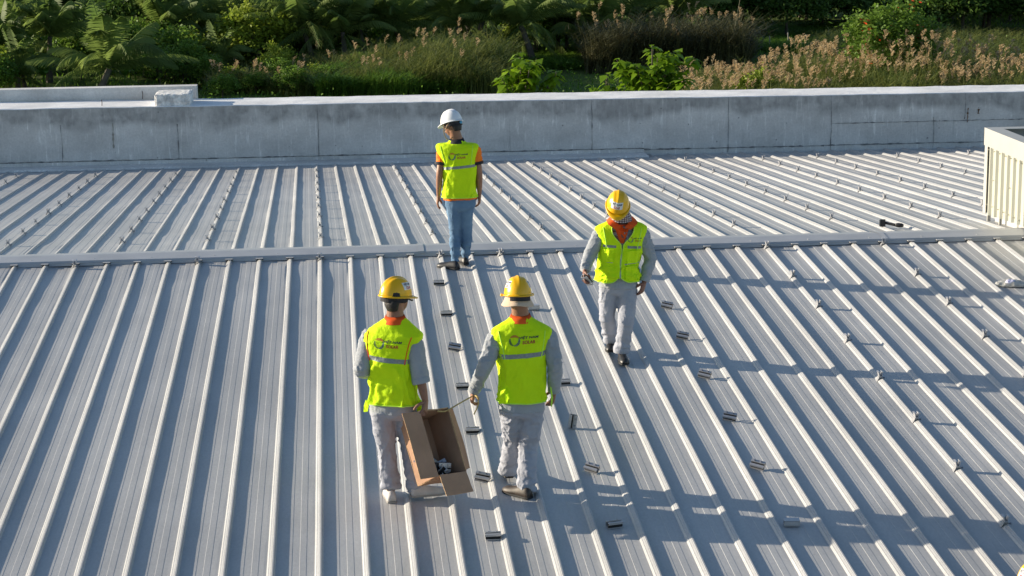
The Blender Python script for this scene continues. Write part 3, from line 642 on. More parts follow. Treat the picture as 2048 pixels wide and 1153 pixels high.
def person(J, o):
    J = {k: np.array(v, float) for k, v in J.items()}
    base = J['base']; root = empty("person", base, o['label'], "person", o.get('group'))
    F = unit(o['face']); Rr = np.array([F[1], -F[0], 0])            # facing, wearer's right
    ax = unit(np.array([*(J['shR']-J['shL'])[:2], 0]))               # image left -> right across the shoulders
    bk = np.array([ax[1], -ax[0], 0])                                # towards the viewer
    # --- body (skin), one surface
    g = MB(); hc = J['hc']; hf = unit(o['look']); hu = unit(o.get('hup', (0, 0, 1))); hu = unit(hu-np.dot(hu, hf)*hf); hr = np.cross(hf, hu)
    Mh = np.stack([hr, hf, hu], 1)
    def H(x, y, z): return hc+Mh@np.array([x, y, z])
    g.ell(H(0, -.012, .02), (.077, .095, .10), 20, Mh)
    g.loft([H(0, .035, .03), H(0, .048, -.03), H(0, .045, -.075), H(0, .05, -.105)], [.062, .058, .046, .022], [.045, .045, .04, .022], ref=hr, n=16)
    g.loft([H(0, .085, .02), H(0, .100, -.005), H(0, .112, -.028), H(0, .092, -.036)], [.008, .010, .015, .010], ref=hr, n=10)     # nose
    g.loft([H(-.022, .086, -.060), H(0, .093, -.058), H(.022, .086, -.060)], [.005, .008, .005], ref=hu, n=8); g.loft([H(-.018, .085, -.070), H(0, .091, -.071), H(.018, .085, -.070)], [.005, .008, .005], ref=hu, n=8)
    g.loft([H(-.045, .078, .030), H(0, .090, .028), H(.045, .078, .030)], [.008, .010, .008], ref=hu, n=8)    # brow
    for s in (-1, 1):
        g.ell(H(s*.079, -.004, -.008), (.010, .019, .032), 10, Mh)                               # ears
    nb = J['nb']; g.loft([hc-hf*.015-hu*.03, (hc+nb)/2-hf*.01, nb+np.array([0, 0, .0]), nb-np.array([0, 0, .06])], [.060, .062, .070, .09], [.060, .061, .064, .07], ref=ax, n=18)
    ch, wa, pe = J['ch'], J['wa'], J['pe']
    g.loft([nb-[0, 0, .06], ch+[0, 0, .05], ch, wa, pe, pe-[0, 0, .07]], [.11, .15, .15, .13, .145, .10], [.06, .09, .095, .085, .095, .07], ref=ax, n=22)
    for s in 'LR':
        sh, el, wr = J['sh'+s], J['el'+s], J['wr'+s]
        g.loft([sh, sh*.5+el*.5, el, el*.45+wr*.55, wr], [.046, .044, .038, .036, .026], [.046, .044, .037, .033, .022], ref=bk, n=14)
        g.loft([J['hi'+s], J['kn'+s]*.5+J['hi'+s]*.5, J['kn'+s], J['kn'+s]*.6+J['an'+s]*.4, J['an'+s]], [.075, .065, .05, .05, .034], ref=ax, n=14)
        g.loft([J['an'+s]-[0, 0, .0], J['an'+s]-[0, 0, .03]], [.034, .034], n=10)
    V, Fc, N = remesh(g, .0062, 2)
    b = MB(); b.add(V, Fc)
    for s in 'LR':
        wr, fi = J['wr'+s], J['fi'+s]; ho = o['hand'+s]
        hand(b, wr+(fi-wr)*.05, fi-wr, np.array(ho['n'], float), np.array(ho['th'], float), ho.get('curl', .45), scale=ho.get('k', 1.))
    body = obj("body", b, o['skin'], root, smooth=True)
    g = MB()
    for s in (-1, 1): g.ell(H(s*.031, .079, .008), (.013, .010, .008), 10, Mh)
    obj("eyes", g, M_EYE, body, smooth=True)
    if o.get('hair', True):
        g = MB(); g.ell(H(0, -.016, .024), (.081, .094, .088), 24, Mh); g.loft([H(0, -.06, -.02), H(0, -.062, -.05), H(0, -.052, -.088)], [.066, .060, .046], [.042, .038, .030], ref=hr, n=16)
        for s in (-1, 1): g.loft([H(s*.073, .02, .02), H(s*.075, .024, -.022)], [.014, .010], [.008, .006], ref=hf, n=8)
        obj("hair", g, M_HAIR, root, smooth=True)
    # --- trousers
    g = MB(); tr = o.get('trw', 1.)
    g.loft([wa*.35+pe*.65, pe, pe-[0, 0, .06], pe-[0, 0, .10]], [.158, .172, .165, .12], [.105, .118, .115, .09], ref=ax, n=26, ex=.9)
    for s in 'LR':
        hi, kn, an = J['hi'+s], J['kn'+s], J['an'+s]; hm = an-np.array([0, 0, .012])
        g.loft([hi+[0, 0, .02], hi*.5+kn*.5, kn, kn*.5+an*.5, hm], [.094, .086*tr, .073*tr, .070*tr, .068*o.get('leghem', tr)], [.105, .095*tr, .078*tr, .074*tr, .072*o.get('leghem', tr)], ref=ax, n=22)
    V, Fc, N = remesh(g, .0085, 3)
    za = min(J['anL'][2], J['anR'][2])
    kz = (J['knL'][2]+J['knR'][2])/2; gz_ = lambda c, w: np.exp(-((V[:, 2]-c)/w)**2)
    amp = .72*o.get('fold', .016)*np.clip(.22+1.0*gz_(kz, .11)+.8*gz_(pe[2]-.12, .09)+.9*gz_(za+.09, .09), 0, 1.15)*(.55+.45*np.clip(noise3(V*np.array([5, 5, 4]), o['seed']+7)*1.6+.4, 0, 1.3))
    V = folds(V, N, amp, o['seed'], (7.5, 7.5, 9)); low = np.clip(1-(V[:, 2]-za)/.26, 0, 1); N2 = normals(V, Fc)
    V = V+N2*(low*.009*np.sin(V[:, 2]*75+4*fbm(V*9, 3)))[:, None]
    if o.get('cuffed'):
        pass
    b = MB(); b.add(V, Fc); pants = obj("trousers", b, o['pants'], root, smooth=True)
    # --- shirt (torso below the vest + sleeves)
    g = MB()
    g.loft([pe-[0, 0, o.get('shirt_drop', .05)], wa*.5+pe*.5, wa, ch, nb-[0, 0, .07]], [o.get('shw', .180), .168, .145, .160, .12], [.126, .112, .095, .098, .07], ref=ax, n=26, ex=.88)
    for s in 'LR':
        sh, el, wr = J['sh'+s], J['el'+s], J['wr'+s]; kd = o['sleeve'+s]
        inn = sh+(ch-sh)*.30+np.array([0, 0, .015]); sh = sh-np.array([0, 0, .012])
        if kd == 'long': g.loft([inn, sh+[0, 0, .0], sh*.5+el*.5, el, el*.5+wr*.5, wr*.96+el*.04], [.058, .068, .066, .060, .054, .045], ref=bk, n=20)
        elif kd == 'rolled': e2 = el*.78+wr*.22; g.loft([inn, sh, sh*.5+el*.5, el, e2], [.058, .070, .070, .068, .063], ref=bk, n=20)
        else: e2 = sh*.42+el*.58; g.loft([inn, sh, sh*.6+el*.4, e2], [.058, .066, .063, .066], ref=bk, n=20)
    V, Fc, N = remesh(g, .008, 2); V = folds(V, N, .85*o.get('sfold', .013)*(.45+.75*np.clip(noise3(V*6, o['seed']+8)*1.5+.4, 0, 1.3)), o['seed']+50, (8, 8, 10))
    b = MB(); b.add(V, Fc); shirt = obj("shirt", b, o['shirt'], root, smooth=True)
    for s in 'LR':
        sh, el, wr = J['sh'+s], J['el'+s], J['wr'+s]; kd = o['sleeve'+s]
        if kd == 'long': p0, p1, r = wr*.84+el*.16, wr*.99+el*.01, .047
        elif kd == 'rolled': p0, p1, r = el*.93+wr*.07, el*.74+wr*.26, .068
        else: p0, p1, r = sh*.48+el*.52, sh*.38+el*.62, .069
        g = MB(); d = unit(p1-p0)
        g.loft([p0-d*.002, p0, p0*.5+p1*.5, p1, p1+d*.003, p1-d*.004], [r*.9, r, r*1.02, r, r*.93, r*.80], ref=bk, n=24, m=18)
        obj("cuff", g, o.get('cuffm', o['shirt']), shirt, smooth=True)
    # collar
    g = MB(); cN = nb+np.array([0, 0, .0])
    if not o.get('open'):
        rows = []
        for dz, rr in ((-.03, .088), (.0, .078), (.028, .069), (.032, .071), (.0, .086), (-.022, .098)):
            rows.append([cN+ax*math.cos(t)*rr+bk*math.sin(t)*rr*.92+np.array([0, 0, dz-.006*math.sin(t)+.016*math.sin(t)*0]) for t in np.linspace(0, 2*math.pi, 30, endpoint=False)])
        g.grid(np.array(rows), wrap=True); obj("collar", g, o['collar'], shirt, smooth=True)
    # --- vest
    hem, topz = o['hem'], nb[2]+.012
    zs = [hem, hem+.015, wa[2], ch[2]-.05, ch[2]+.04, (J['shL'][2]+J['shR'][2])/2-.01, (J['shL'][2]+J['shR'][2])/2+.040, (J['shL'][2]+J['shR'][2])/2+.070, nb[2]-.02, topz]
    hw = o.get('vw', [.190, .188, .178, .186, .204, .226, .230, .202, .118, .076]); dp = [.142, .140, .126, .130, .132, .126, .114, .098, .080, .070]
    T = catmull(np.array([[zs[i], hw[i]*o.get('vk', 1), dp[i]] for i in range(10)]), 76); T[:, 0] = np.maximum.accumulate(T[:, 0]); rows = []
    NT = 110; opn = o.get('open')
    cx = lambda z: np.array([np.interp(z, [pe[2], wa[2], ch[2], nb[2]], [p[i] for p in (pe, wa, ch, nb)]) for i in (0, 1)])
    for z, w_, d_ in T:
        e = .78 if z < zs[5] else max(.78, 1-.22*(zs[8]-z)/.1)
        tt = (z-hem)/(topz-hem); gap = .0
        if opn:     # open V at the front, closed by the zip below
            gap = .012+.55*max(0, (tt-.60)/.40)**.8
        row = []
        for t in np.linspace(gap, 2*math.pi-gap, NT):      # t=0 is the wearer's front
            fx = math.sin(t); fy = math.cos(t); X = np.sign(fx)*abs(fx)**e*w_; Yv = np.sign(fy)*abs(fy)**e*d_
            zz = z
            if opn and tt < .12: zz = z+.045*math.exp(-(min(t, 2*math.pi-t)/.16)**2)*(1-tt/.12)
            c2 = cx(z); fr = unit(o['face2']) if 'face2' in o else (-bk if not o.get('front') else bk)
            row.append([c2[0]+ax[0]*X+fr[0]*Yv, c2[1]+ax[1]*X+fr[1]*Yv, zz])
        rows.append(row)
    R = np.array(rows); V = R.reshape(-1, 3); cen = np.array([[*cx(v[2]), v[2]] for v in V]); N = V-cen; N[:, 2] *= 0; N = N/(np.linalg.norm(N, axis=1)[:, None]+1e-9)
    vf = 2.3*o.get('vfold', .011); am = vf*np.clip((zs[6]-V[:, 2])/.25, .25, 1)
    V = folds(V, N, am, o['seed']+90, (6.5, 6.5, 4.2), 1.1); V = V+N*(.009*np.clip(fbm(V*np.array([3, 3, 5]), o['seed']+3), -1, 1))[:, None]
    R = V.reshape(R.shape); inner = R[0]*1.0; ci = np.array([*cx(hem), 0]); rimr = inner.copy(); rimr[:, :2] = ci[:2]+(inner[:, :2]-ci[:2])*.94; rimr[:, 2] += .012
    G = np.concatenate([rimr[None], R]); orient = np.dot(np.cross(G[30, 31]-G[30, 30], G[31, 30]-G[30, 30]), G[30, 30]-np.array([*cx(G[30, 30][2]), G[30, 30][2]])) > 0
    g = MB(); g.grid(G if orient else G[:, ::-1]); vest = obj("vest", g, M_VEST, root, smooth=True)
    bv = BVHTree.FromPolygons([Vector(v) for v in g.arr()], g.f)
    # hem and neck piping
    g = MB(); hemr = [R[0][i]+N.reshape(R.shape)[0][i]*.002 for i in range(0, NT, 3)]; g.loft(hemr, .0045, ref=(0, 0, 1), n=6, m=len(hemr)*2); 
    if opn:
        for q in (0, NT-1): g.loft([R[i][q]+bk*.002 for i in range(0, 76, 5)]+[R[-1][q]], .004, ref=(1, 0, 0), n=6)
    obj("piping", g, M_VESTT, vest, smooth=True)
    # armhole bindings
    for s, sg in (('L', -1), ('R', 1)):
        sh = J['sh'+s]; ring = []
        for t in np.linspace(-.2, math.pi+.2, 15):
            pz = sh[2]+.035+.0-.115*(1-abs(math.cos(t))) if 0 else sh[2]-.05+.105*math.cos(t); py_ = bk*math.sin(t)*.09
            hit, _ = cast(bv, np.array([*(cx(pz)+ax[:2]*sg*(.155+.02*math.cos(t))), pz])+bk*.45, -bk)
            if hit is not None: ring.append(hit+bk*.002)
        if len(ring) > 5: g = MB(); g.loft(ring, .004, ref=(1, 0, 0), n=6); obj("armhole_binding", g, o.get('bind', M_VESTT), vest, smooth=True)
    return dict(root=root, body=body, shirt=shirt, vest=vest, pants=pants, bv=bv, ax=ax, bk=bk, cx=cx, H=H, Mh=Mh, hf=hf, hu=hu, J=J)

def back_print(p, zc, tilt=0., k=1.):
    bv, ax, bk, cx = p['bv'], p['ax'], p['bk'], p['cx']; c = np.array([*cx(zc), zc])+bk*.45
    u = unit(np.array([0, 0, 1.])+ax*tilt*0); r = unit(ax+np.array([0, 0, tilt]))
    logo(bv, c-r*.062*k, r, u, bk, .040*k, .0035, p['vest'])
    text(bv, "VIỆT NAM", c+r*.046*k+u*.020*k, r, u, bk, .024*k, .150*k, .004, M_BLK, p['vest'], "lettering")
    text(bv, "SOLAR", c+r*.046*k-u*.016*k, r, u, bk, .022*k, .100*k, .004, M_RED, p['vest'], "lettering")
def tape(p, z, w, h=.032, tilt=0., dx=0.):
    c = np.array([*p['cx'](z), z])+p['bk']*.45+p['ax']*dx
    obj("reflective_strip", drape(p['bv'], c, p['ax']+np.array([0, 0, tilt]), (0, 0, 1), p['bk'], w, h, 30, 3, .003), M_REFL, p['vest'])
def zr(x, y): return zroof(y)
# ---- at the ridge: white hard hat, orange polo, jeans, seen from behind, looking down to his left
P = person(dict(base=(1.17, -.80, zr(0, .8)), hc=(1.100, -.80, 1.505), nb=(1.150, -.80, 1.335), ch=(1.170, -.80, 1.13), wa=(1.171, -.80, .835), pe=(1.173, -.80, .680),
     shL=(1.005, -.77, 1.235), elL=(.958, -.82, .985), wrL=(.944, -.77, .745), fiL=(.925, -.76, .61), shR=(1.340, -.82, 1.243), elR=(1.382, -.84, .985), wrR=(1.388, -.77, .745), fiR=(1.385, -.75, .62),
     hiL=(1.110, -.80, .62), knL=(1.115, -.76, .33), anL=(1.110, -.80, .035), hiR=(1.232, -.80, .62), knR=(1.243, -.75, .335), anR=(1.228, -.68, .045)),
     dict(label="person in white hard hat, orange polo and blue jeans standing at the ridge cap", face=(-.1, 1, 0), look=(-.62, .62, -.48), seed=11, skin=SKIN, pants=M_JEANS, shirt=M_ORANGE2, cuffm=M_BLACKC,
     collar=M_BLACKC, trw=.84, leghem=.62, hem=.735, sleeveL='short', sleeveR='short', shirt_drop=-.025, shw=.182, fold=.012, vfold=.007, vk=1.02,
     handL=dict(n=(1, 0, 0), th=(0, 1, .1)), handR=dict(n=(-1, 0, 0), th=(0, 1, 0), curl=.6)))
back_print(P, 1.185, .04, .92); tape(P, 1.065, .37, .028, .09)
sh, Wf, Mx = helmet(P['root'], (1.098, -.79, 1.535), (-.74, .62, -.30), (-.10, .22, 1), M_WHT, ())
g = MB(); g.grid(np.array([[Wf([.100*math.sin(t), .118*math.cos(t), z]) for t in np.linspace(math.pi*.55, math.pi*1.45, 20)] for z in (-.045, -.008)])); obj("nape_strap", g, M_BLACKC, P['root'])
g = MB(); g.ell(Wf([0, -.124, -.028]), (.017, .012, .016), 12); obj("ratchet_knob", g, M_BLUEK, sh, smooth=True)
g = MB(); g.loft([Wf([-.098, .03, -.01]), Wf([-.088, .06, -.09]), Wf([-.035, .085, -.155]), Wf([0, .088, -.165])], .005, ref=Mx[:, 0], n=6); g.loft([Wf([-.098, -.04, -.01]), Wf([-.086, .05, -.085])], .005, ref=(0, 1, 0), n=6); obj("chin_strap", g, mat("tan_strap", (.30, .22, .12)), sh)
shoe(P['root'], (1.140, -.88, zr(0, .88)+.002), (-.80, .60, 0), .27, M_SHOEB, M_SOLEB, .075); shoe(P['root'], (1.235, -.74, zr(0, .74)+.012), (-.35, .94, 0), .265, M_SHOEB, M_SOLEB, .075)

# ---- front left: carries the cardboard box
P = person(dict(base=(.28, -7.5, zr(0, 7.5)), hc=(.322, -7.5, 1.060), nb=(.303, -7.5, .900), ch=(.268, -7.5, .690), wa=(.265, -7.5, .430), pe=(.276, -7.5, .235),
     shL=(.105, -7.44, .757), elL=(.050, -7.50, .530), wrL=(.155, -7.26, .410), fiL=(.225, -7.17, .40), shR=(.440, -7.56, .732), elR=(.476, -7.60, .480), wrR=(.512, -7.63, .290), fiR=(.498, -7.715, .215),
     hiL=(.192, -7.5, .19), knL=(.215, -7.47, -.10), anL=(.240, -7.5, -.405), hiR=(.365, -7.5, .18), knR=(.395, -7.42, -.12), anR=(.436, -7.50, -.43)),
     dict(label="person in yellow helmet and rolled sleeves carrying the cardboard box", face=(.05, 1, 0), look=(.62, .78, -.1), seed=23, skin=SKIN3, pants=M_PANTS, shirt=M_SHIRT,
     collar=M_ORANGE, trw=1.0, leghem=1.12, hem=.262, sleeveL='rolled', sleeveR='rolled', shirt_drop=.055, shw=.188, fold=.019, sfold=.016, vfold=.013, bind=M_ORANGE,
     handL=dict(n=(0, -.3, -1), th=(0, .8, 1)), handR=dict(n=(-.75, .5, 0), th=(-.5, -.75, .0), curl=.95)))
back_print(P, .735, -.05, .95); tape(P, .615, .36, .034, -.10, -.02)
sh, Wf, Mx = helmet(P['root'], (.312, -7.49, 1.080), (.90, .42, -.10), (-.10, -.02, 1), M_YEL, [(50, .060, .085, .055)])
g = MB(); g.grid(np.array([[Wf([.098*math.sin(t), .116*math.cos(t), z]) for t in np.linspace(math.pi*.45, math.pi*1.5, 20)] for z in (-.045, -.008)])); obj("nape_strap", g, M_BLACKC, P['root'])
g = MB(); g.loft([Wf([.100, -.02, -.005]), Wf([.101, .03, -.030]), Wf([.092, .065, -.006])], [.010, .014, .008], [.003]*3, ref=(0, 0, 1), n=8); g.loft([Wf([.09, .05, -.01]), Wf([.075, .10, -.03]), Wf([.02, .13, -.035])], .006, ref=(0, 0, 1), n=6); obj("glasses", g, M_BLACKC, P['root'])
shoe(P['root'], (.245, -7.60, zr(0, 7.6)+.003), (-.10, 1, 0), .27, M_SHOEG, M_SOLE, .08); shoe(P['root'], (.390, -7.55, zr(0, 7.55)+.030), (.93, .20, 0), .275, M_SHOEG, M_SOLE, .08)
for x, z, dx in ((.085, .300, -.012), (.468, .285, .004)):
    g = MB(); g.grid(np.array([[[x-.018, -7.56, z], [x+.016, -7.575, z]], [[x-.022+dx, -7.57, z-.045], [x+.014+dx, -7.60, z-.045]], [[x-.024+dx, -7.575, z-.09], [x+.006+dx, -7.59, z-.085]]])); obj("side_tie", g, M_VEST, P['vest'])

# ---- front middle: bucket hat under the helmet, holds the strap, striding up the roof
P = person(dict(base=(1.25, -7.5, zr(0, 7.5)), hc=(1.227, -7.5, 1.035), nb=(1.244, -7.5, .880), ch=(1.253, -7.5, .672), wa=(1.254, -7.5, .405), pe=(1.244, -7.5, .210),
     shL=(1.068, -7.49, .745), elL=(.962, -7.56, .520), wrL=(.888, -7.44, .312), fiL=(.868, -7.42, .215), shR=(1.446, -7.5, .740), elR=(1.496, -7.55, .515), wrR=(1.494, -7.48, .298), fiR=(1.486, -7.43, .190),
     hiL=(1.171, -7.5, .155), knL=(1.192, -7.32, -.125), anL=(1.155, -7.20, -.395), hiR=(1.319, -7.5, .150), knR=(1.297, -7.43, -.137), anR=(1.268, -7.54, -.455)),
     dict(label="person in yellow helmet over beige bucket hat holding the end of the strap", face=(0, 1, 0), look=(-.12, 1, -.25), seed=37, skin=SKIN, pants=M_PANTS, shirt=M_SHIRT, hair=False,
     collar=M_ORANGE, trw=1.05, leghem=1.15, hem=.248, sleeveL='long', sleeveR='long', shirt_drop=.045, shw=.178, fold=.021, sfold=.014, vfold=.009,
     handL=dict(n=(1, .1, 0), th=(0, 1, .2), curl=1.1), handR=dict(n=(-1, 0, 0), th=(0, 1, 0), curl=.65)))
back_print(P, .735, .035, .98); tape(P, .615, .37, .034, .06)
sh, Wf, Mx = helmet(P['root'], (1.226, -7.49, 1.058), (-.10, 1, -.14), (.02, .12, 1), M_YEL, [(112, .062, .070, .055), (-112, .062, .070, .055)])
g = MB(); rows = []
for rr, z in ((.088, .02), (.100, -.018), (.106, -.035), (.117, -.058), (.130, -.078), (.131, -.083), (.115, -.068), (.100, -.045)):
    rows.append([Wf([rr*math.sin(t)*(.93+.02*math.sin(3*t)), rr*math.cos(t)*1.04, z+.005*math.sin(4*t+.6)*(rr/.15)]) for t in np.linspace(0, 2*math.pi, 60, endpoint=False)])
g.grid(np.array(rows)[:, ::-1], wrap=True); obj("bucket_hat", g, M_BEIGE, P['root'], smooth=True)
g = MB(); g.grid(np.array([[Wf([.112*math.sin(t), .126*math.cos(t)-.004, z]) for t in np.linspace(math.pi*.76, math.pi*1.24, 12)] for z in (-.042, -.004)])); obj("nape_strap", g, M_BLACKC, P['root'])
g = MB(); g.ell(Wf([.118, .03, -.004]), (.012, .022, .012), 10); g.ell(Wf([-.118, .03, -.004]), (.012, .022, .012), 10); obj("strap_bracket", g, M_YEL, sh, smooth=True)
shoe(P['root'], (1.165, -7.24, zr(0, 7.2)+.03), (-.05, 1, 0), .27, M_SHOEB, M_SOLEB, .075); shoe(P['root'], (1.292, -7.62, zr(0, 7.6)+.004), (-.66, .75, 0), .275, M_SHOEK, M_SOLEB, .078)
g = MB(); g.grid(np.array([[[1.085, -7.59, .36], [1.115, -7.63, .37]], [[1.070, -7.60, .30], [1.112, -7.64, .30]], [[1.060, -7.60, .245], [1.118, -7.62, .25]]])); obj("side_tie", g, M_VEST, P['vest'])
g = MB(); g.grid(np.array([[[1.455, -7.58, .36], [1.462, -7.60, .36]], [[1.462, -7.58, .28], [1.475, -7.60, .28]], [[1.458, -7.58, .21], [1.466, -7.59, .20]]])); obj("side_tie", g, M_VESTT, P['vest'])

# ---- right: faces the camera, head bowed, plaid scarf, clamp in hand
P = person(dict(base=(2.45, -4.2, zr(0, 4.2)), hc=(2.420, -4.27, 1.180), nb=(2.463, -4.19, 1.040), ch=(2.453, -4.2, .815), wa=(2.434, -4.2, .585), pe=(2.430, -4.2, .430),
     shL=(2.275, -4.2, .918), elL=(2.165, -4.22, .720), wrL=(2.108, -4.33, .590), fiL=(2.085, -4.39, .505), shR=(2.650, -4.2, .905), elR=(2.735, -4.17, .660), wrR=(2.672, -4.22, .452), fiR=(2.640, -4.25, .350),
     hiL=(2.346, -4.2, .385), knL=(2.332, -4.17, .120), anL=(2.392, -3.99, -.150), hiR=(2.513, -4.2, .380), knR=(2.490, -4.30, .105), anR=(2.455, -4.26, -.195)),
     dict(label="person in yellow helmet and plaid scarf facing the camera, looking down", face=(0, -1, 0), look=(-.10, -.80, -.62), hup=(0, -.5, .8), seed=51, skin=SKIN2, pants=M_PANTS, shirt=M_SHIRT, front=True, open=True,
     collar=M_ORANGE, trw=1.0, leghem=.98, hem=.468, sleeveL='long', sleeveR='long', shirt_drop=.03, shw=.182, fold=.016, sfold=.020, vfold=.014, vk=1.04,
     handL=dict(n=(.8, .2, .3), th=(.3, -.9, .0), curl=.9), handR=dict(n=(-.8, .5, 0), th=(0, -1, 0), curl=.6)))
bv, ax, bk, cx = P['bv'], P['ax'], P['bk'], P['cx']
def fp(x, z): c = cx(z); return np.array([*(c+ax[:2]*x), z])+bk*.45
for x, z, w, h, tl in ((-.115, .805, .115, .024, -.05), (.115, .790, .135, .024, -.12)): obj("reflective_strip", drape(bv, fp(x, z), ax+np.array([0, 0, tl]), (0, 0, 1), bk, w, h, 12, 3, .003), M_REFL, P['vest'])
for x, z, w, h in ((-.125, .715, .095, .115), (.105, .700, .110, .115), (-.115, .560, .115, .120), (.105, .555, .115, .125)): obj("pocket", drape(bv, fp(x, z), ax, (0, 0, 1), bk, w, h, 10, 10, .013), M_VEST, P['vest'], smooth=False)
for x, z, w, h in ((-.125, .760, .100, .036), (.105, .745, .116, .036), (.105, .600, .118, .036)): obj("pocket_flap", drape(bv, fp(x, z), ax, (0, 0, 1), bk, w, h, 10, 4, .021), M_VEST, P['vest'])
obj("pocket_zip", drape(bv, fp(.108, .640), ax+np.array([0, 0, .04]), (0, 0, 1), bk, .150, .008, 14, 2, .005), M_ZIP, P['vest'])
obj("pocket_zip", drape(bv, fp(-.105, .655), ax+np.array([0, 0, -.1]), (0, 0, 1), bk, .060, .006, 8, 2, .005), M_ZIP, P['vest'])
c = fp(.118, .862); r = unit(ax+np.array([0, 0, -.06])); logo(bv, c-r*.045, r, np.array([0, 0, 1.]), bk, .024, .004, P['vest'])
text(bv, "VIỆT NAM", c+r*.022+np.array([0, 0, .010]), r, (0, 0, 1), bk, .014, .080, .004, M_BLK, P['vest'], "lettering"); text(bv, "SOLAR", c+r*.022-np.array([0, 0, .012]), r, (0, 0, 1), bk, .012, .055, .004, M_RED, P['vest'], "lettering")
g = MB(); pts = [fp(-.005, z)-bk*.32 for z in (.515, .56, .62, .68, .735)]; 
pts = []
for z in (.515, .56, .62, .68, .735):
    h1, _ = cast(bv, fp(-.03, z), -bk); pts.append((h1 if h1 is not None else fp(-.0, z)-bk*.32)*np.array([0, 1, 1])+np.array([fp(-.002, z)[0], 0, 0])+bk*.003)
g.loft(pts, .0055, ref=(1, 0, 0), n=6); obj("zip", g, M_ZIP, P['vest'])
# orange polo collar and placket in the V, plaid scarf over the mouth and neck
g = MB(); nbv = P['J']['nb']
for s in (-1, 1):
    A = [nbv+ax*s*.085+bk*(-.01)+np.array([0, 0, .030]), nbv+ax*s*.072+bk*.075+np.array([0, 0, .000]), nbv+ax*s*.015+bk*.125+np.array([0, 0, -.065])]
    B = [nbv+ax*s*.135+bk*(-.01)+np.array([0, 0, -.015]), nbv+ax*s*.135+bk*.095+np.array([0, 0, -.035]), nbv+ax*s*.065+bk*.142+np.array([0, 0, -.085])]
    G = np.array([catmull(np.array(A), 9), catmull(np.array(B), 9)+np.array([0, 0, 0])]); G2 = G-bk*.006; g.grid(np.concatenate([G if s < 0 else G[::-1]])); g.grid(G2 if s > 0 else G2[::-1])
obj("collar", g, M_ORANGE, P['shirt'], smooth=False)
bs = BVHTree.FromObject(P['shirt'], bpy.context.evaluated_depsgraph_get()); bso = np.array(P['root'].location)
g = MB(); rows = []
for z in np.linspace(1.0, .83, 8):
    w = .075*(z-.80)/.2+.006; row = []
    for x in np.linspace(-w, w, 9):
        h0, _ = cast(bs, fp(x, z)-bso, -bk); row.append((h0+bso if h0 is not None else fp(x, z)-bk*.34)+bk*.006)
    rows.append(row)
g.grid(np.array(rows)); obj("polo_front", g, M_ORANGE, P['shirt'])
H, Mh = P['H'], P['Mh']; g = MB(); rows = []
hcn = P['J']['hc']; n0 = nbv
for q, rr, dp_ in ((0, .080, .088), (.25, .088, .098), (.5, .090, .098), (.75, .094, .096), (1., .100, .100)):
    c0 = (hcn+Mh@np.array([0, .012, -.020]))*(1-q)+(n0+bk*.03+np.array([0, 0, .0]))*q
    rows.append([c0+ax*math.cos(t)*rr*(1+.05*math.sin(5*t+q*4))+bk*math.sin(t)*dp_*(1+.05*math.sin(4*t+q*7))+np.array([0, 0, -.03*math.sin(t)*(1-q*.3)]) for t in np.linspace(0, 2*math.pi, 48, endpoint=False)])
R = np.array([catmull(np.array(rows)[:, i], 22) for i in range(48)]).transpose(1, 0, 2); R = R+.006*fbm(R*24, 3)[..., None]*unit([1, -1, .4])
g.grid(R, wrap=True); obj("scarf", g, plaid(), P['root'], smooth=True)
helmet(P['root'], (2.417, -4.292, 1.182), (-.16, -.80, -.56), (0, -.56, .80), M_YEL, [(6, .058, .105, .060)])
shoe(P['root'], (2.462, -4.20, zr(0, 4.2)+.003), (-.02, -1, 0), .27, M_SHOEB, M_SOLEB, .078); shoe(P['root'], (2.400, -3.90, zr(0, 3.95)+.035), (-.15, -1, -.0), .265, M_SHOEB, M_SOLEB, .075)
g = MB(); g.loft([(2.455, -4.265, -.150), (2.455, -4.262, -.175), (2.455, -4.26, -.200)], [.078, .080, .077], ref=ax, n=26); obj("turn_up", g, M_PANTS, P['pants'], smooth=True)
dup(loose, (2.118, -4.41, .505), (-.35, .85, .55), "open clamp held in the gloveless hand of the scarfed worker")

# ---- the fifth worker, only the top of the helmet reaches the lower right corner
P = person(dict(base=(3.298, -13.1, zr(0, 13.1)), hc=(3.2980, -13.1, .690), nb=(3.298, -13.12, .54), ch=(3.298, -13.1, .34), wa=(3.298, -13.1, .08), pe=(3.298, -13.1, -.12),
     shL=(3.135, -13.1, .42), elL=(3.065, -13.12, .17), wrL=(3.055, -13.05, -.05), fiL=(3.055, -13.02, -.16), shR=(3.495, -13.1, .42), elR=(3.565, -13.12, .17), wrR=(3.565, -13.05, -.05), fiR=(3.565, -13.02, -.16),
     hiL=(3.235, -13.1, -.18), knL=(3.235, -13.05, -.47), anL=(3.235, -13.1, -.80), hiR=(3.395, -13.1, -.18), knR=(3.395, -13.05, -.47), anR=(3.395, -13.1, -.80)),
     dict(label="person in the lower right corner, only a yellow helmet edge showing", face=(0, 1, 0), look=(-.5, 1, -.2), seed=77, skin=SKIN, pants=M_PANTS, shirt=M_SHIRT, collar=M_ORANGE, leghem=1.05, hem=-.09,
     sleeveL='long', sleeveR='long', handL=dict(n=(1, 0, 0), th=(0, 1, 0)), handR=dict(n=(-1, 0, 0), th=(0, 1, 0))))
tape(P, .27, .36, .034)
helmet(P['root'], (3.2980, -13.08, .705), (-.4, 1, -.1), (0, .08, 1), M_YEL, [(-75, .055, .08, .058)])
shoe(P['root'], (3.235, -13.2, zr(0, 13.2)+.003), (0, 1, 0), .27, M_SHOEB, M_SOLEB); shoe(P['root'], (3.395, -13.2, zr(0, 13.2)+.003), (0, 1, 0), .27, M_SHOEB, M_SOLEB)
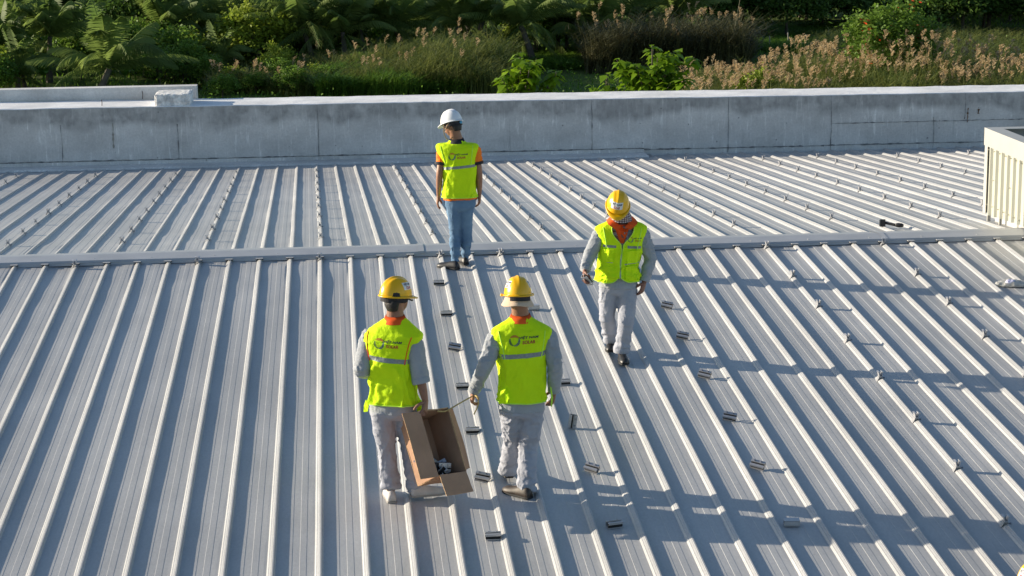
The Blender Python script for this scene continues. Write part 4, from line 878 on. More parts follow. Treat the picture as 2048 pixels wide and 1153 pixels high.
# ------------------------------------------------------------------ cardboard box, strap, tool, bag
M_CARD = mat("corrugated_cardboard", (.41, .25, .165), rough=.9, n=(5, .12), bump=(30, .002), spec=.15)
M_CARDE = mat("cardboard_edge", (.55, .36, .20), rough=.9, n=(40, .3), spec=.15)
BO = np.array([.467, -7.72, .241]); bl = np.array([.117, -.224, -.433]); bd = np.array([-.155, .19, -.14]); bw = unit(np.cross(bl, bd)); bw = bw if bw[0] > 0 else -bw; bw = bw*.27; bd = unit(bd)*.27
box = empty("cardboard_box", BO, "open brown cardboard box with spread flaps hanging from the left worker's hand", "cardboard box")
def sheet_panel(name, p, a, b, th=.004, m=None, bend=0., seed=1, parent=box, rag=.0):
    """a sheet of board spanned by a and b from corner p, slightly buckled, with cut edges"""
    p, a, b = np.array(p), np.array(a), np.array(b); n = unit(np.cross(a, b)); u = np.linspace(0, 1, 13); v = np.linspace(0, 1, 9)
    U, Vv = np.meshgrid(u, v, indexing='ij'); Z = bend*np.sin(U*math.pi)*Vv+.005*fbm(np.stack([U*3, Vv*3, U*0+seed], -1), seed)
    r_ = rag*fbm(np.stack([U*9, U*0, U*0+seed], -1), seed+2)*(Vv > .98)
    Pp = p+U[..., None]*a+(Vv+r_)[..., None]*b+Z[..., None]*n; Q = Pp-n*th; g = MB(); g.grid(Pp[::-1]); g.grid(Q)
    for E_ in ((Pp[0], Q[0]), (Q[-1], Pp[-1]), (Q[:, 0], Pp[:, 0]), (Pp[:, -1], Q[:, -1])): g.grid(np.array(E_), mi=1)
    return obj(name, g, [m or M_CARD, M_CARDE], parent)
sheet_panel("side_wall", BO, bl, bd, bend=.006, seed=3); sheet_panel("side_wall", BO+bw, bd, bl, bend=.01, seed=4)
sheet_panel("end_wall", BO+bl, bw, bd, bend=.004, seed=5, rag=.0); sheet_panel("end_wall", BO, bd, bw, bend=.004, seed=6); sheet_panel("base", BO+bd, bw, bl, seed=7)
sheet_panel("flap", BO+[-.002, 0, 0], (bl*1.02), unit(np.array([-.13, -.06, .004]))*.150, bend=-.006, seed=8)
sheet_panel("flap", BO+bw+bl*.02, bl*.96, np.array([.035, .115, -.02]), bend=.010, seed=9)
sheet_panel("flap", BO+bl+bw*.03, bw*.95, bl*.30+np.array([.012, -.03, 0]), bend=.004, seed=10)
sheet_panel("flap", BO+bw*.02, bw*.95, np.array([-.03, .10, -.045]), bend=-.008, seed=11)
tp = sheet_panel("packing_tape", BO+bl*1.0+bd*.46+bw*.02+unit(bl)*.004, bd*.10, bw*.96, th=.001, m=mat("clear_brown_tape", (.42, .27, .13), rough=.3), seed=12)
for i, (a, b, c, rot) in enumerate(((.30, .75, .55, (.3, .6, .9)), (.55, .83, .45, (1.5, .2, .6)), (.72, .80, .70, (.9, -.4, .2)), (.40, .90, .30, (2.2, .5, 1.3)), (.62, .92, .62, (.2, 1.4, .3)), (.25, .68, .80, (1.1, .4, -.5)))):
    q = BO+bw*a+bl*b+bd*c
    dup(loose, q, rot, ["uppermost clamp inside the cardboard box", "clamp standing on end inside the cardboard box", "clamp at the right wall inside the cardboard box", "clamp in the left bottom corner inside the box", "lowest clamp inside the cardboard box, under the others", "clamp deep in the back of the cardboard box"][i])
g = MB(); pts = [(.600, -7.64, .215), (.665, -7.60, .204), (.77, -7.55, .245), (.86, -7.49, .275), (.885, -7.44, .27)]
g.loft(pts, [.006]*5, [.004]*5, ref=(0, 0, 1), n=8); g.loft([(.885, -7.44, .27), (.905, -7.50, .28), (.915, -7.52, .23), (.885, -7.54, .165), (.878, -7.545, .155)], [.006]*5, [.004]*5, ref=(0, 0, 1), n=8)
s_ = obj("strap", g, mat("straw_coloured_strap", (.45, .33, .13), rough=.7)); tag(s_, "straw coloured strap stretched from the cardboard box to the middle worker's hand", "strap")
# cordless tool on the far slope
#
M_TOOL = mat("black_tool_plastic", (.015, .015, .016), rough=.45)
tl = empty("power_tool", (6.40, .92, -.05), "small black cordless tool lying between ribs right of the middle, beyond the ridge cap", "power tool")
g = MB(); g.loft([(6.475, .80, .00), (6.50, .79, .005), (6.56, .76, .004), (6.60, .75, .0), (6.615, .745, -.004)], [.022, .036, .040, .030, .012], ref=(0, 0, 1), n=18); obj("motor_head", g, M_TOOL, tl, smooth=True)
g = MB(); g.loft([(6.30, .93, .035), (6.38, .87, .020), (6.48, .80, .004)], [.027, .024, .028], ref=(0, 0, 1), n=14); obj("handle", g, M_TOOL, tl, smooth=True)
g = MB(); a_ = .35; Rz = [[math.cos(a_), math.sin(a_), 0], [-math.sin(a_), math.cos(a_), 0], [0, 0, 1]]
g.box((-.045, -.05, -.060), (.045, .05, .062), Rz, (6.285, .93, .025), taper=.006); g.box((-.060, -.050, -.055), (-.046, .050, .055), Rz, (6.285, .93, .025)); obj("battery", g, M_TOOL, tl)
g = MB(); g.box((-.0475, -.053, -.062), (-.0435, .053, .0645), Rz, (6.285, .93, .025)); obj("seam_strip", g, M_REFL, tl)
tl.scale = (.66,)*3; tl.location = (6.385, .93, -.045)
# crumpled plastic bag
g = MB(); g.ell((0, 0, 0), (.16, .07, .05), 40); V = g.arr(); V = V*(1+.35*fbm(V*14, 3)[:, None]); V[:, 2] += .022*np.abs(noise3(V*35, 5)); V[:, 2] = np.maximum(V[:, 2], -.012); g.v = [V]
bg = obj("plastic_bag", g, mat("thin_clear_plastic", (.62, .62, .60), rough=.25, trans=.45, n=(20, .2))); bg.location = (6.86, -2.16, zroof(2.15)+.018); bg.rotation_euler = (0, 0, -.15)
tag(bg, "crumpled translucent plastic bag with a printed patch lying in a pan at right", "plastic bag")
g = MB(); g.ell((0, 0, 0), (.052, .036, .034), 24); V = g.arr(); V = V*(1+.3*fbm(V*30, 8)[:, None]); g.v = [V]; b2 = obj("printed_patch", g, mat("white_violet_print", (.80, .80, .86), rough=.5, n=(60, .1), col2=(.45, .42, .70)), bg, world=False); b2.location = (-.03, -.03, .03)
# ------------------------------------------------------------------ land and vegetation beyond the building
GZ = -8.3
def at(px, D, z=GZ):      # a place on the land: bearing (in picture widths) and distance from the camera foot
    a = YAW+(px-1024)/4000; return Vector((D*math.sin(a), -22.1+D*math.cos(a), z))
M_GROUND = mat("field_soil_and_grass", (.045, .060, .018), rough=.95, n=(.12, .2), col2=(.10, .155, .035), bump=(2, .08), spec=.1)
g = MB(); X = np.concatenate([[-4000, -1500, -500], np.linspace(-200, 260, 47), [600, 1600, 4000]]); Y = np.concatenate([[-600, -100, 0], np.linspace(20, 320, 50), [600, 1500, 6000]])
GX, GY = np.meshgrid(X, Y); ZZ = GZ+.22*fbm(np.stack([GX*.06, GY*.06, 0*GX], -1), 2)*(GY > 10)
g.grid(np.stack([GX, GY, ZZ], -1)); tag(obj("ground", g, M_GROUND, smooth=True), kind='structure')
M_BODY = mat("rendered_wall", (.5, .5, .5), rough=.9)
g = MB(); g.box((-9.5, -16, -9), (16, 13.3, -1.35)); bb = obj("building_body", g, M_BODY, wall)

def leafmat(name, a, b, tr=.25, sc=.5): return mat(name, a, rough=.55, n=(sc, .2), col2=b, trans=tr, spec=.25)
ML_DARK = leafmat("dark_foliage", (.038, .085, .016), (.11, .19, .034), .40, .7); ML_MID = leafmat("mid_foliage", (.070, .15, .018), (.19, .30, .045), .45, .8); ML_YEL = leafmat("yellow_green_foliage", (.16, .24, .02), (.34, .40, .05), .42, .8)
ML_PALM = leafmat("palm_leaf", (.095, .155, .032), (.24, .31, .08), .48, .35); ML_PALM.node_tree.nodes['Principled BSDF'].inputs['Roughness'].default_value = .6; ML_PALM.node_tree.nodes['Principled BSDF'].inputs['Specular IOR Level'].default_value = .35; ML_BAN = leafmat("banana_leaf", (.07, .16, .02), (.14, .27, .04), .35); ML_REED = leafmat("reed_blade", (.075, .125, .024), (.24, .25, .07), .42, .9)
ML_REED2 = leafmat("shaded_reed_blade", (.07, .072, .03), (.13, .125, .055), .2, .3); ML_GRASS = leafmat("grass_blade", (.08, .17, .02), (.18, .31, .04), .4, .3)  # second reed tone: the centre clump's shade is put into its darker colour
ML_PLUME = leafmat("reed_plume", (.42, .31, .17), (.62, .48, .28), .35, 1.); ML_TEAK = leafmat("young_broad_leaf", (.12, .24, .008), (.26, .40, .02), .45, 1.6); ML_BARK = mat("grey_bark", (.10, .085, .065), rough=.95, n=(3, .4), bump=(8, .02)); M_RIPE = mat("red_flowers", (.65, .05, .01), rough=.6)
def quads_mesh(name, P, mats, mi=None):      # P: (n,4,3)
    n = len(P); me = bpy.data.meshes.new(name); me.vertices.add(n*4); me.vertices.foreach_set("co", P.reshape(-1).astype('f'))
    me.loops.add(n*4); me.loops.foreach_set("vertex_index", np.arange(n*4)); me.polygons.add(n); me.polygons.foreach_set("loop_start", np.arange(n)*4); me.polygons.foreach_set("loop_total", np.full(n, 4))
    for m in (mats if isinstance(mats, list) else [mats]): me.materials.append(m)
    if mi is not None: me.polygons.foreach_set("material_index", mi)
    me.update(calc_edges=True); me.validate(); return me
def qobj(name, P, mats, parent=None, mi=None):
    o = bpy.data.objects.new(name, quads_mesh(name, P, mats, mi)); C.objects.link(o); o.parent = parent; return o
def leaves(rng, cen, spread, n, L, Wd, up=.3, outward=None):
    """n diamond leaves round each of the cluster centres"""
    k = len(cen); c = np.repeat(cen, n, 0)+rng.normal(0, 1, (k*n, 3))*spread; d = rng.normal(0, 1, (k*n, 3)); d[:, 2] = d[:, 2]*.6-.1; d /= np.linalg.norm(d, axis=1)[:, None]
    nn = rng.normal(0, 1, (k*n, 3)); nn[:, 2] += up*3; s = np.cross(d, nn); s /= np.linalg.norm(s, axis=1)[:, None]+1e-9; l = L*rng.uniform(.6, 1.3, (k*n, 1)); w = Wd*rng.uniform(.7, 1.2, (k*n, 1))
    return np.stack([c-d*l*.5, c+s*w*.5, c+d*l*.5, c-s*w*.5], 1)
def crown_centres(rng, n, R, lump=.25):
    v = rng.normal(0, 1, (n, 3)); v /= np.linalg.norm(v, axis=1)[:, None]; v[:, 2] = np.where(v[:, 2] < -.35, -v[:, 2]*.5, v[:, 2])
    r = rng.uniform(.35, 1, (n, 1))**.45*(1+lump*noise3(v*2.1, int(rng.integers(99)))[:, None]); return v*r*np.array(R)
def broadleaf(seed, h, R, m, L=.34, ncl=130, nl=44, name="broadleaf_tree", trunk=.16, ripe=False):
    rng = np.random.default_rng(seed); e = empty(name, (0, 0, 0)); cz = h-R[2]
    cen = crown_centres(rng, ncl, R)+[0, 0, cz]; P = leaves(rng, cen, .30*R[0]/2.6, nl, L, L*.55)
    mats = [m]; mi = None
    if ripe: mats = [m, M_RIPE]; mi = np.zeros(len(P), int); sel = rng.random(ncl) < .10; idx = np.repeat(sel, nl) & (rng.random(len(P)) < .25); mi[idx] = 1
    qobj("crown", P, mats, e, mi)
    g = MB(); g.loft([(0, 0, -.3), (.1, .05, cz*.5), (-.05, 0, cz), (0, 0, cz+R[2]*.4)], [trunk, trunk*.8, trunk*.6, .04], n=8)
    for i in range(7):
        q = cen[int(rng.integers(ncl))]*[.8, .8, 1]; z0 = cz*rng.uniform(.55, 1); g.loft([(0, 0, z0), (q[0]*.5, q[1]*.5, (z0+q[2])/2+.1), tuple(q)], [trunk*.5, trunk*.3, .02], n=6)
    obj("trunk", g, ML_BARK, e, world=False); return e
def palm(seed, h, nf=22, Lf=4.2, m=None, dead=2):
    rng = np.random.default_rng(seed); e = empty("coconut_palm", (0, 0, 0)); lean = rng.uniform(-.8, .8, 2); g = MB()
    top = np.array([lean[0], lean[1], h]); g.loft([(0, 0, -.3), (lean[0]*.3, lean[1]*.3, h*.35), tuple(top*[.75, .75, .8]), tuple(top)], [.24, .17, .14, .13], n=8); obj("trunk", g, ML_BARK, e, world=False)
    P = []
    for f in range(nf):
        az = f*2.39996+rng.uniform(-.2, .2); el = rng.uniform(.30, 1.42) if f > dead else rng.uniform(-.7, -.3); L = Lf*rng.uniform(.8, 1.1); hd = np.array([math.cos(az), math.sin(az), 0])
        t = np.linspace(0, 1, 16); drop = (.55+.75*rng.random())*t**2.2*L*.50; r = L*t*math.cos(el)*(1-.10*t); z = L*t*math.sin(el)-drop; R = top+hd*r[:, None]+np.array([0, 0, 1])*z[:, None]; sd = np.array([-hd[1], hd[0], 0])
        for i in range(15): P.append([R[i]-sd*.03, R[i]+sd*.03, R[i+1]+sd*.02, R[i+1]-sd*.02])
        for i in np.linspace(1.0, 15, 32):
            j = int(min(i, 14)); q = R[j]*(1-(i-j))+R[j+1]*(i-j) if j < 15 else R[15]; tan = unit(R[j+1]-R[j]); ll = .80*math.sin(math.pi*min(.98, .10+.86*i/15))**.7
            for s_ in (-1, 1):
                dd = unit(sd*s_*.80+tan*.75-np.array([0, 0, .42+.25*rng.random()])); wv = tan*.038; P.append([q-wv, q+wv, q+dd*ll*.6+wv*.8-np.array([0, 0, .03]), q+dd*ll-np.array([0, 0, .12])])
    qobj("crown", np.array(P), m or ML_PALM, e); return e
def banana(seed, h=3.6):
    rng = np.random.default_rng(seed); e = empty("banana_plant", (0, 0, 0)); P = []; g = MB(); g.loft([(0, 0, -.2), (0, 0, h*.55)], [.14, .09], n=8); obj("stem", g, ML_BAN, e, world=False)
    for f in range(9):
        az = rng.uniform(0, 6.28); el = rng.uniform(.5, 1.4); L = h*rng.uniform(.45, .65); hd = np.array([math.cos(az), math.sin(az), 0]); sd = np.array([-hd[1], hd[0], 0]); t = np.linspace(0, 1, 8)
        R = np.array([0, 0, h*.5])+hd*(L*t*math.cos(el))[:, None]+np.array([0, 0, 1])*(L*t*math.sin(el)-t**2.2*L*.5)[:, None]; w = .34*np.sin(math.pi*(.06+.9*t))**.6
        for i in range(7):
            for s_ in (-1, 1): P.append([R[i], R[i]+sd*s_*w[i]+[0, 0, .06], R[i+1]+sd*s_*w[i+1]+[0, 0, .06], R[i+1]])
    qobj("leaves", np.array(P), ML_BAN, e); return e
def blades(rng, pts, h, w, bend=.35, seg=3, lean=(.12, 0)):
    n = len(pts); az = rng.uniform(0, 2*math.pi, n); H = h*rng.uniform(.55, 1.1, n); B = bend*H*rng.uniform(.3, 1.4, n); hd = np.stack([np.cos(az), np.sin(az), 0*az], 1); sd = np.stack([-hd[:, 1], hd[:, 0], 0*az], 1); out = []
    prev = None
    for i in range(seg+1):
        t = i/seg; c = pts+hd*(B*t**2)[:, None]+np.array([lean[0], lean[1], 0])*(H*t)[:, None]; c[:, 2] += H*(t-.18*t**3); ww = w*(1-t*.92)
        cur = (c-sd*ww, c+sd*ww)
        if prev is not None: out.append(np.stack([prev[0], prev[1], cur[1], cur[0]], 1))
        prev = cur
    return np.concatenate(out)
def plumes(rng, pts, L=.55):
    out = []; n = len(pts); dr = rng.uniform(-.25, .45, n)
    for k in range(24):
        t = rng.random(n)**.8; base = pts.copy(); base[:, 2] += L*t; base[:, 0] += dr*t*t*L; a = rng.uniform(0, 6.28, n); l = L*.30*np.sin(math.pi*(.12+.8*t)); d = np.stack([np.cos(a)+.4, np.sin(a), .75+0*a], 1)
        s_ = np.stack([-np.sin(a), np.cos(a), 0*a], 1)*.035*L/.55; tip = base+d*l[:, None]; out.append(np.stack([base-s_, base+s_*.4, tip+s_*.6, tip-s_], 1))
    return np.concatenate(out)
rng = np.random.default_rng(12)
def bed(n, x0, x1, Df, dD, hf, seed):
    """points of a reed bed between two bearings; Df(x) its front distance, hf(x) its height there"""
    px = rng.uniform(x0, x1, n); dd = rng.random(n); D = np.array([Df(x) for x in px])+dd*dD+1.5*noise3(np.stack([px*.01, dd*3, px*0+seed], -1), seed)
    a = YAW+(px-1024)/4000; return np.stack([D*np.sin(a), -22.1+D*np.cos(a), np.full(n, GZ)], 1), np.array([hf(x) for x in px])*(1+.34*noise3(np.stack([px*.022, dd*4, px*0+seed], -1), seed+5)+.18*noise3(np.stack([px*.07, dd*9, px*0+seed], -1), seed+6))
def reedbed(name, label_m, n, x0, x1, Df, dD, hf, m, plume_n, pl_rng, seed, w=.035, kindm=None):
    P0, H = bed(n, x0, x1, Df, dD, hf, seed); P = blades(rng, P0, 1., w); 
    # scale each blade by its local height
    Q = blades(rng, P0*0, 1., 0*0+1e-9) if 0 else None
    az = rng.uniform(0, 2*math.pi, n); out = []; prev = None; hh = H*rng.uniform(.5, 1.08, n); B = hh*rng.uniform(.08, .75, n); hd = np.stack([np.cos(az), np.sin(az), 0*az], 1); sd = np.stack([-hd[:, 1], hd[:, 0], 0*az], 1)
    for i in range(4):
        t = i/3; c = P0+hd*(B*t**2)[:, None]+np.array([.10, 0, 0])*(hh*t)[:, None]; c[:, 2] += hh*(t-.15*t**3); ww = w*(1-.9*t); cur = (c-sd*ww, c+sd*ww)
        if prev is not None: out.append(np.stack([prev[0], prev[1], cur[1], cur[0]], 1))
        prev = cur
    # short side leaves hanging from the stems
    for q in (.35, .6, .8):
        b0 = P0+hd*(B*q*q)[:, None]+np.array([.10, 0, 0])*(hh*q)[:, None]; b0[:, 2] += hh*(q-.15*q**3); a2 = rng.uniform(0, 6.28, n); d2 = np.stack([np.cos(a2), np.sin(a2), .5+0*a2], 1)*rng.uniform(.35, .9, n)[:, None]; s2 = np.stack([-np.sin(a2), np.cos(a2), 0*a2], 1)*w*.8
        out.append(np.stack([b0-s2, b0+s2, b0+d2+s2*.3+[0, 0, -.05], b0+d2-s2*.3+[0, 0, -.05]], 1))
    P = np.concatenate(out); mats = [m, ML_PLUME]; mi = np.zeros(len(P), int)
    if plume_n:
        idx = rng.choice(n, plume_n, replace=False); idx = idx[[pl_rng(i) for i in (P0[idx, 0])]] if pl_rng else idx
        tp = P0[idx]+hd[idx]*B[idx][:, None]+np.array([.10, 0, 0])*hh[idx][:, None]; tp[:, 2] = GZ+hh[idx]*.80; hi = H[idx]*.98; tp[:, 2] = GZ+hi*rng.uniform(.80, 1.0, len(idx)); PL = plumes(rng, tp, .54); P = np.concatenate([P, PL]); mi = np.concatenate([mi, np.ones(len(PL), int)])
        st = np.stack([P0[idx]-sd[idx]*.01, P0[idx]+sd[idx]*.01, tp+sd[idx]*.01, tp-sd[idx]*.01], 1); P = np.concatenate([P, st]); mi = np.concatenate([mi, np.zeros(len(st), int)])
    o = qobj(name, P, mats, None, mi); tag(o, label_m, "reeds", None, 'stuff'); return o
reedbed("reeds", "green and brown reed bank with a few pink plumes, left of centre", 9000, 430, 1010, lambda x: 116-.006*(x-400), 11, lambda x: 1.3+1.2*max(0, min(1, (x-560)/300))+(.4 if x > 830 else 0), ML_REED, 48, None, 1)
reedbed("dark_reeds", "tall brownish shaded reed clump standing in the centre right", 6500, 1175, 1500, lambda x: 124, 7, lambda x: 3.1+.5*math.sin((x-1175)/325*math.pi), ML_REED2, 45, None, 2)
reedbed("plumed_reeds", "broad bank of reeds with pinkish brown plumes along the right", 11000, 1370, 2200, lambda x: 104-.008*(x-1370), 9+3, lambda x: 1.1+2.0*min(1, max(0, (x-1360)/420)), ML_REED, 520, None, 3)
reedbed("field_grass", "yellowish tall grass behind the plumed reeds at right", 5000, 1620, 2250, lambda x: 128, 22, lambda x: 1.3, ML_REED, 0, None, 4)
reedbed("bank_grass", "bright green long grass bank left of the middle", 5000, 640, 930, lambda x: 112, 6, lambda x: 1.5, ML_GRASS, 0, None, 5)
reedbed("lawn", "bright sunlit low grass between the palm trunks left of the dark reeds", 5000, 960, 1190, lambda x: 127, 14, lambda x: .5, ML_GRASS, 0, None, 6)["category"] = "grass"
reedbed("crop", "low green crop rows under the orchard trees", 6000, 1480, 1760, lambda x: 138, 22, lambda x: .55, ML_GRASS, 0, None, 7)["category"] = "crop"
# ground cover
n = 26000; px = rng.uniform(-100, 2250, n); D = 88+rng.random(n)**1.2*115; a = YAW+(px-1024)/4000; P0 = np.stack([D*np.sin(a), -22.1+D*np.cos(a), np.full(n, GZ)], 1)
tag(qobj("ground_cover", np.concatenate([blades(rng, P0, .42, .07, .8, 2), leaves(rng, P0[:9000]+[0, 0, .2], .35, 2, .16, .12)]), ML_GRASS), "low green grass and weeds covering the field", "ground cover", None, 'stuff')

protos = {}
protos['palmA'] = palm(1, 2.4, 26, 4.6); protos['palmB'] = palm(2, 3.6, 26, 4.8); protos['palmC'] = palm(3, 1.3, 24, 4.6)
protos['dark'] = broadleaf(5, 5.2, (3.1, 3.1, 2.7), ML_DARK, ncl=170); protos['mid'] = broadleaf(6, 4.8, (2.8, 2.8, 2.5), ML_MID, ncl=160); protos['yel'] = broadleaf(7, 4.3, (2.1, 2.1, 2.1), ML_YEL, L=.28, ncl=150)
protos['orch'] = broadleaf(8, 4.0, (2.8, 2.8, 1.65), ML_DARK, ncl=185, trunk=.13); protos['bush'] = broadleaf(9, 3.0, (1.9, 1.9, 1.45), ML_MID, L=.26, ncl=90, nl=34, name="bush", trunk=.06)
protos['bushy'] = broadleaf(10, 2.6, (1.9, 1.9, 1.3), ML_YEL, L=.26, ncl=80, nl=34, name="bush", trunk=.06); protos['ban'] = banana(4); protos['banb'] = banana(9, 3.0)
protos['fl'] = broadleaf(14, 5.0, (2.1, 2.1, 2.0), ML_MID, L=.24, ncl=170, nl=36, name="flowering_bush", trunk=.10, ripe=True)
ctr = {}
WHAT = dict(palmA="coconut palm", palmB="tall coconut palm", palmC="low spreading coconut palm", dark="dark dense leafy tree", mid="mid green leafy tree", yel="yellowish green round tree", orch="dark low orchard tree",
            bush="green bush", bushy="yellow green bush", ban="banana plant", banb="small banana plant", fl="dense round bush with red flowers")
CATG = dict(palmA="palm", palmB="palm", palmC="palm", dark="tree", mid="tree", yel="tree", orch="tree", bush="bush", bushy="bush", ban="banana plant", banb="banana plant", fl="bush")
plants = [('ban', 150, 135, 1.05), ('palmA', 25, 126, 1.), ('palmC', 75, 121, .8), ('palmA', 395, 138, .9), ('palmC', 455, 130, .75), ('palmB', 120, 150, 1.05), ('palmB', 330, 165, 1.), ('palmA', 590, 145, 1.1), ('palmA', 740, 150, 1.25), ('palmB', 660, 165, 1.05),
    ('palmA', 955, 139, 1.15), ('palmA', 1075, 136, 1.05), ('palmA', 1165, 141, 1.1), ('palmB', 860, 170, 1.), ('palmB', 1040, 175, 1.), ('palmB', 1270, 160, 1.05), ('palmA', 1330, 152, 1.1), ('palmB', 1420, 175, 1.), ('palmB', 1885, 178, 1.), ('palmA', 1980, 172, 1.), ('palmB', 530, 185, 1.1), ('palmB', 210, 185, 1.1), ('palmB', 780, 195, 1.1), ('palmB', 1150, 200, 1.1), ('palmB', 20, 175, 1.1), ('palmA', 1700, 185, 1.),
    ('dark', 290, 134, 1.05), ('dark', 655, 132, .95), ('yel', 523, 128, 1.05), ('mid', 400, 155, 1.1), ('dark', 20, 160, 1.1), ('dark', 850, 160, 1.1), ('dark', 905, 152, .9), ('mid', 1235, 150, 1.1), ('dark', 1385, 160, 1.1), ('mid', 475, 170, 1.2), ('mid', 120, 172, 1.2), ('dark', 700, 180, 1.2), ('mid', 980, 185, 1.2), ('dark', 1100, 168, 1.1),
    ('orch', 1505, 150, 1.15), ('orch', 1575, 148, 1.05), ('orch', 1640, 158, 1.1), ('orch', 1450, 158, 1.1), ('orch', 1720, 164, 1.1), ('orch', 1800, 158, 1.1), ('orch', 1870, 156, 1.05), ('orch', 1950, 160, 1.1), ('orch', 2040, 158, 1.1), ('orch', 2110, 155, 1.1), ('dark', 1540, 190, 1.2), ('dark', 1650, 195, 1.2), ('dark', 1770, 195, 1.25), ('dark', 1880, 198, 1.2), ('dark', 1990, 195, 1.25), ('dark', 2090, 190, 1.2), ('dark', 1340, 195, 1.2), ('dark', 1240, 205, 1.2), ('dark', 900, 205, 1.3), ('dark', 600, 205, 1.3), ('dark', 400, 200, 1.3), ('dark', 290, 190, 1.2), ('dark', 60, 200, 1.3),
    ('bush', 10, 118, .8), ('bushy', 0, 120, 1.1), ('banb', 110, 119, .7), ('banb', 265, 119, .7), ('bush', 330, 121, .8), ('bush', 380, 123, .8), ('bushy', 345, 126, 1.), ('bush', 425, 121, .6), ('banb', 160, 128, 1.), ('bush', 300, 128, 1.1), ('bushy', 480, 131, .8), ('bushy', 560, 122, .8), ('bush', 620, 134, .8), ('bushy', 130, 134, 1.), ('bush', -40, 122, 1.1), ('bush', 60, 138, 1.1), ('bush', 450, 142, 1.1), ('bush', 780, 140, 1.), ('bushy', 1520, 106, .75), ('bush', 1060, 150, .8), ('bush', 1010, 155, .9), ('bush', 1300, 140, .7),
    ('ban', 60, 146, 1.2), ('ban', 100, 150, 1.2), ('banb', 345, 132, 1.), ('ban', 370, 140, 1.1), ('banb', 240, 136, .9), ('ban', 5, 148, 1.2), ('ban', 435, 152, 1.2), ('banb', 300, 134, .8), ('fl', 1775, 109, 1.12)]

xr = random.Random(21)
for px in range(-640, 2700, 62):
    D_ = xr.uniform(166, 182) if px > 1420 else xr.uniform(146, 160)
    plants.append((xr.choice(('dark', 'mid', 'palmA', 'palmB', 'dark')), px+xr.uniform(-20, 20), D_, xr.uniform(.9, 1.15)))
for px in range(-60, 460, 48): plants.append((xr.choice(('bush', 'bushy', 'bush', 'banb')), px+xr.uniform(-15, 15), xr.uniform(124, 132), xr.uniform(.8, 1.1)))
for px in range(-580, 1240, 58): plants.append((xr.choice(('palmA', 'mid', 'palmC', 'bushy', 'palmC', 'dark', 'ban', 'ban')), px+xr.uniform(-20, 20), xr.uniform(133, 143), xr.uniform(.75, 1.)))
plants += [('orch', x_, d_, 1.1) for x_, d_ in ((1480, 164), (1610, 168), (1690, 153), (1760, 170), (1835, 166), (1915, 152), (2000, 168), (2075, 152), (1420, 150), (1545, 172))]+[('palmB', 1960, 158, 1.), ('palmB', 1230, 152, 1.), ('palmB', 1840, 160, .9)]
plants += [('bush', x_, d_, sc_) for x_, d_, sc_ in ((455, 114, .5), (520, 116, .45), (590, 114.5, .55), (660, 116, .5), (735, 121, .6), (820, 122, .55), (900, 121, .5), (560, 120, .6))]
plants += [('bushy', 630, 119, .5), ('bushy', 480, 118, .5), ('bushy', 700, 118, .45), ('palmA', 700, 127, 1.1), ('palmA', 900, 130, 1.15), ('palmA', 640, 128, 1.15), ('palmA', 820, 131, 1.2), ('palmA', 1075, 130, 1.2), ('palmA', 500, 134, 1.1), ('palmA', 1230, 134, 1.15), ('palmA', 1330, 138, 1.1), ('palmA', 120, 127, 1.15), ('palmA', 330, 131, 1.1), ('palmC', 60, 119.5, .9), ('palmC', 210, 116, 1.25), ('palmC', 455, 124, .8), ('palmA', 740, 131, 1.1), ('palmA', 960, 133, 1.1), ('palmC', 590, 133, .9), ('palmC', 1170, 133, 1.)]
plants.sort(key=lambda q: (q[0], q[1])); cnt = {}
for q in plants: cnt[q[0]] = cnt.get(q[0], 0)+1
seen = {}; prr = random.Random(3); ORD2 = ORD+['fourteenth', 'fifteenth', 'sixteenth', 'seventeenth', 'eighteenth', 'nineteenth']+[t_+('ieth' if q_ == 0 else 'y-'+ORD[q_-1]) for t_ in ('twent', 'thirt', 'fort', 'fift', 'sixt', 'sevent') for q_ in range(10)]
for kd, px, D, sc in plants:
    i = seen.get(kd, 0); seen[kd] = i+1; p = at(px, D); lab = (f"{WHAT[kd]} beyond the parapet, {ORD2[i]} of its kind from left" if kd != "fl" else "dense round bush with red flowers among the plumed reeds at right")
    rz = prr.uniform(0, 6.28); s3 = (sc*prr.uniform(.93, 1.07),)*2+(sc*prr.uniform(.92, 1.08),)
    if i == 0: e = protos[kd]; e.location = p; e.rotation_euler = (0, 0, rz); e.scale = s3
    else: e = dup(protos[kd], p, (0, 0, rz), None, s3)
    e['label'] = lab; e['category'] = CATG[kd]; e['group'] = {"palm": "coconut palms beyond the parapet", "tree": "trees beyond the parapet", "bush": "bushes beyond the parapet", "banana plant": "banana plants beyond the parapet"}[CATG[kd]]
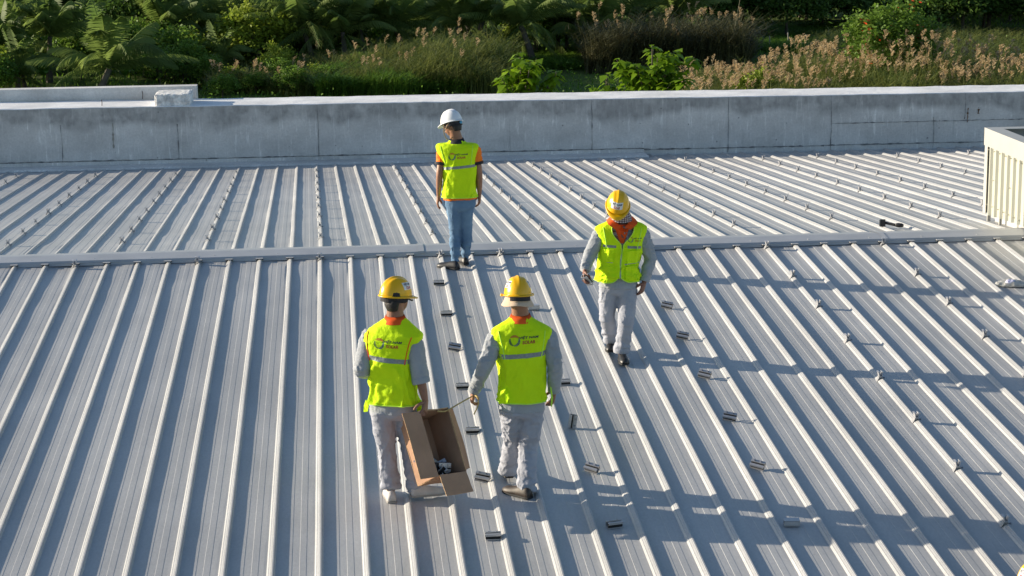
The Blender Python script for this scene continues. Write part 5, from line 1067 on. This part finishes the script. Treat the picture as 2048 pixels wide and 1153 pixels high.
# young broad-leaved saplings that rise just behind the parapet
def sapling(seed, x, y, h, w, label, dens=44):
    rng = np.random.default_rng(seed); e = empty("broadleaf_sapling", (x, y, GZ), label, "sapling"); g = MB(); P = []
    for b in range(15):
        az = rng.uniform(0, 6.28); tx = w*rng.uniform(.1, 1)*math.cos(az); ty = w*rng.uniform(.1, 1)*math.sin(az); z1 = h-rng.uniform(.02, 1.0)*(.6 if b % 3 else 1) if b else h+.15; tx, ty = (tx, ty) if b else (0, 0)
        z0 = h-rng.uniform(1.3, 2.1); S_ = [np.array([0, 0, z0 if b else -.2]), np.array([tx*.6, ty*.6, (z0+z1)/2]), np.array([tx, ty, z1])]; g.loft(S_, [.035, .022, .008], n=6)
        for k in range(dens):
            t = rng.uniform(.25, 1)**.8; c = S_[0]*(1-t)**2+S_[1]*2*t*(1-t)+S_[2]*t*t; a = rng.uniform(0, 6.28); d = np.array([math.cos(a), math.sin(a), rng.uniform(-.5, .35)]); s_ = np.array([-math.sin(a), math.cos(a), rng.uniform(-.3, .3)]); L = .36*rng.uniform(.55, 1.2); wd = L*.34
            q = [c+d*.06, c+d*L*.5+[0, 0, .02], c+d*L-[0, 0, L*.30]]
            P.append([q[0], q[1]-s_*wd, q[2], q[1]]); P.append([q[0], q[1], q[2], q[1]+s_*wd])
    qobj("leaves", np.array(P), ML_TEAK, e); obj("stem", g, ML_BARK, e, world=False)
sapling(1, 4.95, 35, 7.25, 1.05, "young tree with big bright leaves behind the parapet, right of the white helmet")
sapling(2, 8.75, 35, 7.35, 1.35, "wider bright leaved young tree behind the parapet, right of the centre", 54)
sapling(5, 7.7, 37, 6.35, .9, "low bright leaved young plant just left of the wider young tree", 30)
for i, (px, D) in enumerate(((1540, 140), (1576, 143), (1612, 141), (1655, 145), (1262, 138), (1812, 138), (1240, 100))):
    g = MB(); g.loft([(0, 0, -.2), (.02, 0, .5), (0, 0, 1.05)], [.05, .045, .04], n=7); o = obj("fence_post", g, mat("pale_post", (.26, .25, .22), rough=.9)); o.location = at(px, D); tag(o, f"pale wooden post standing in the field, {ORD[i]} of seven placed posts" if 0 else None, "post", "pale posts standing in the field"); o['label'] = "short pale wooden post standing in the orchard field"
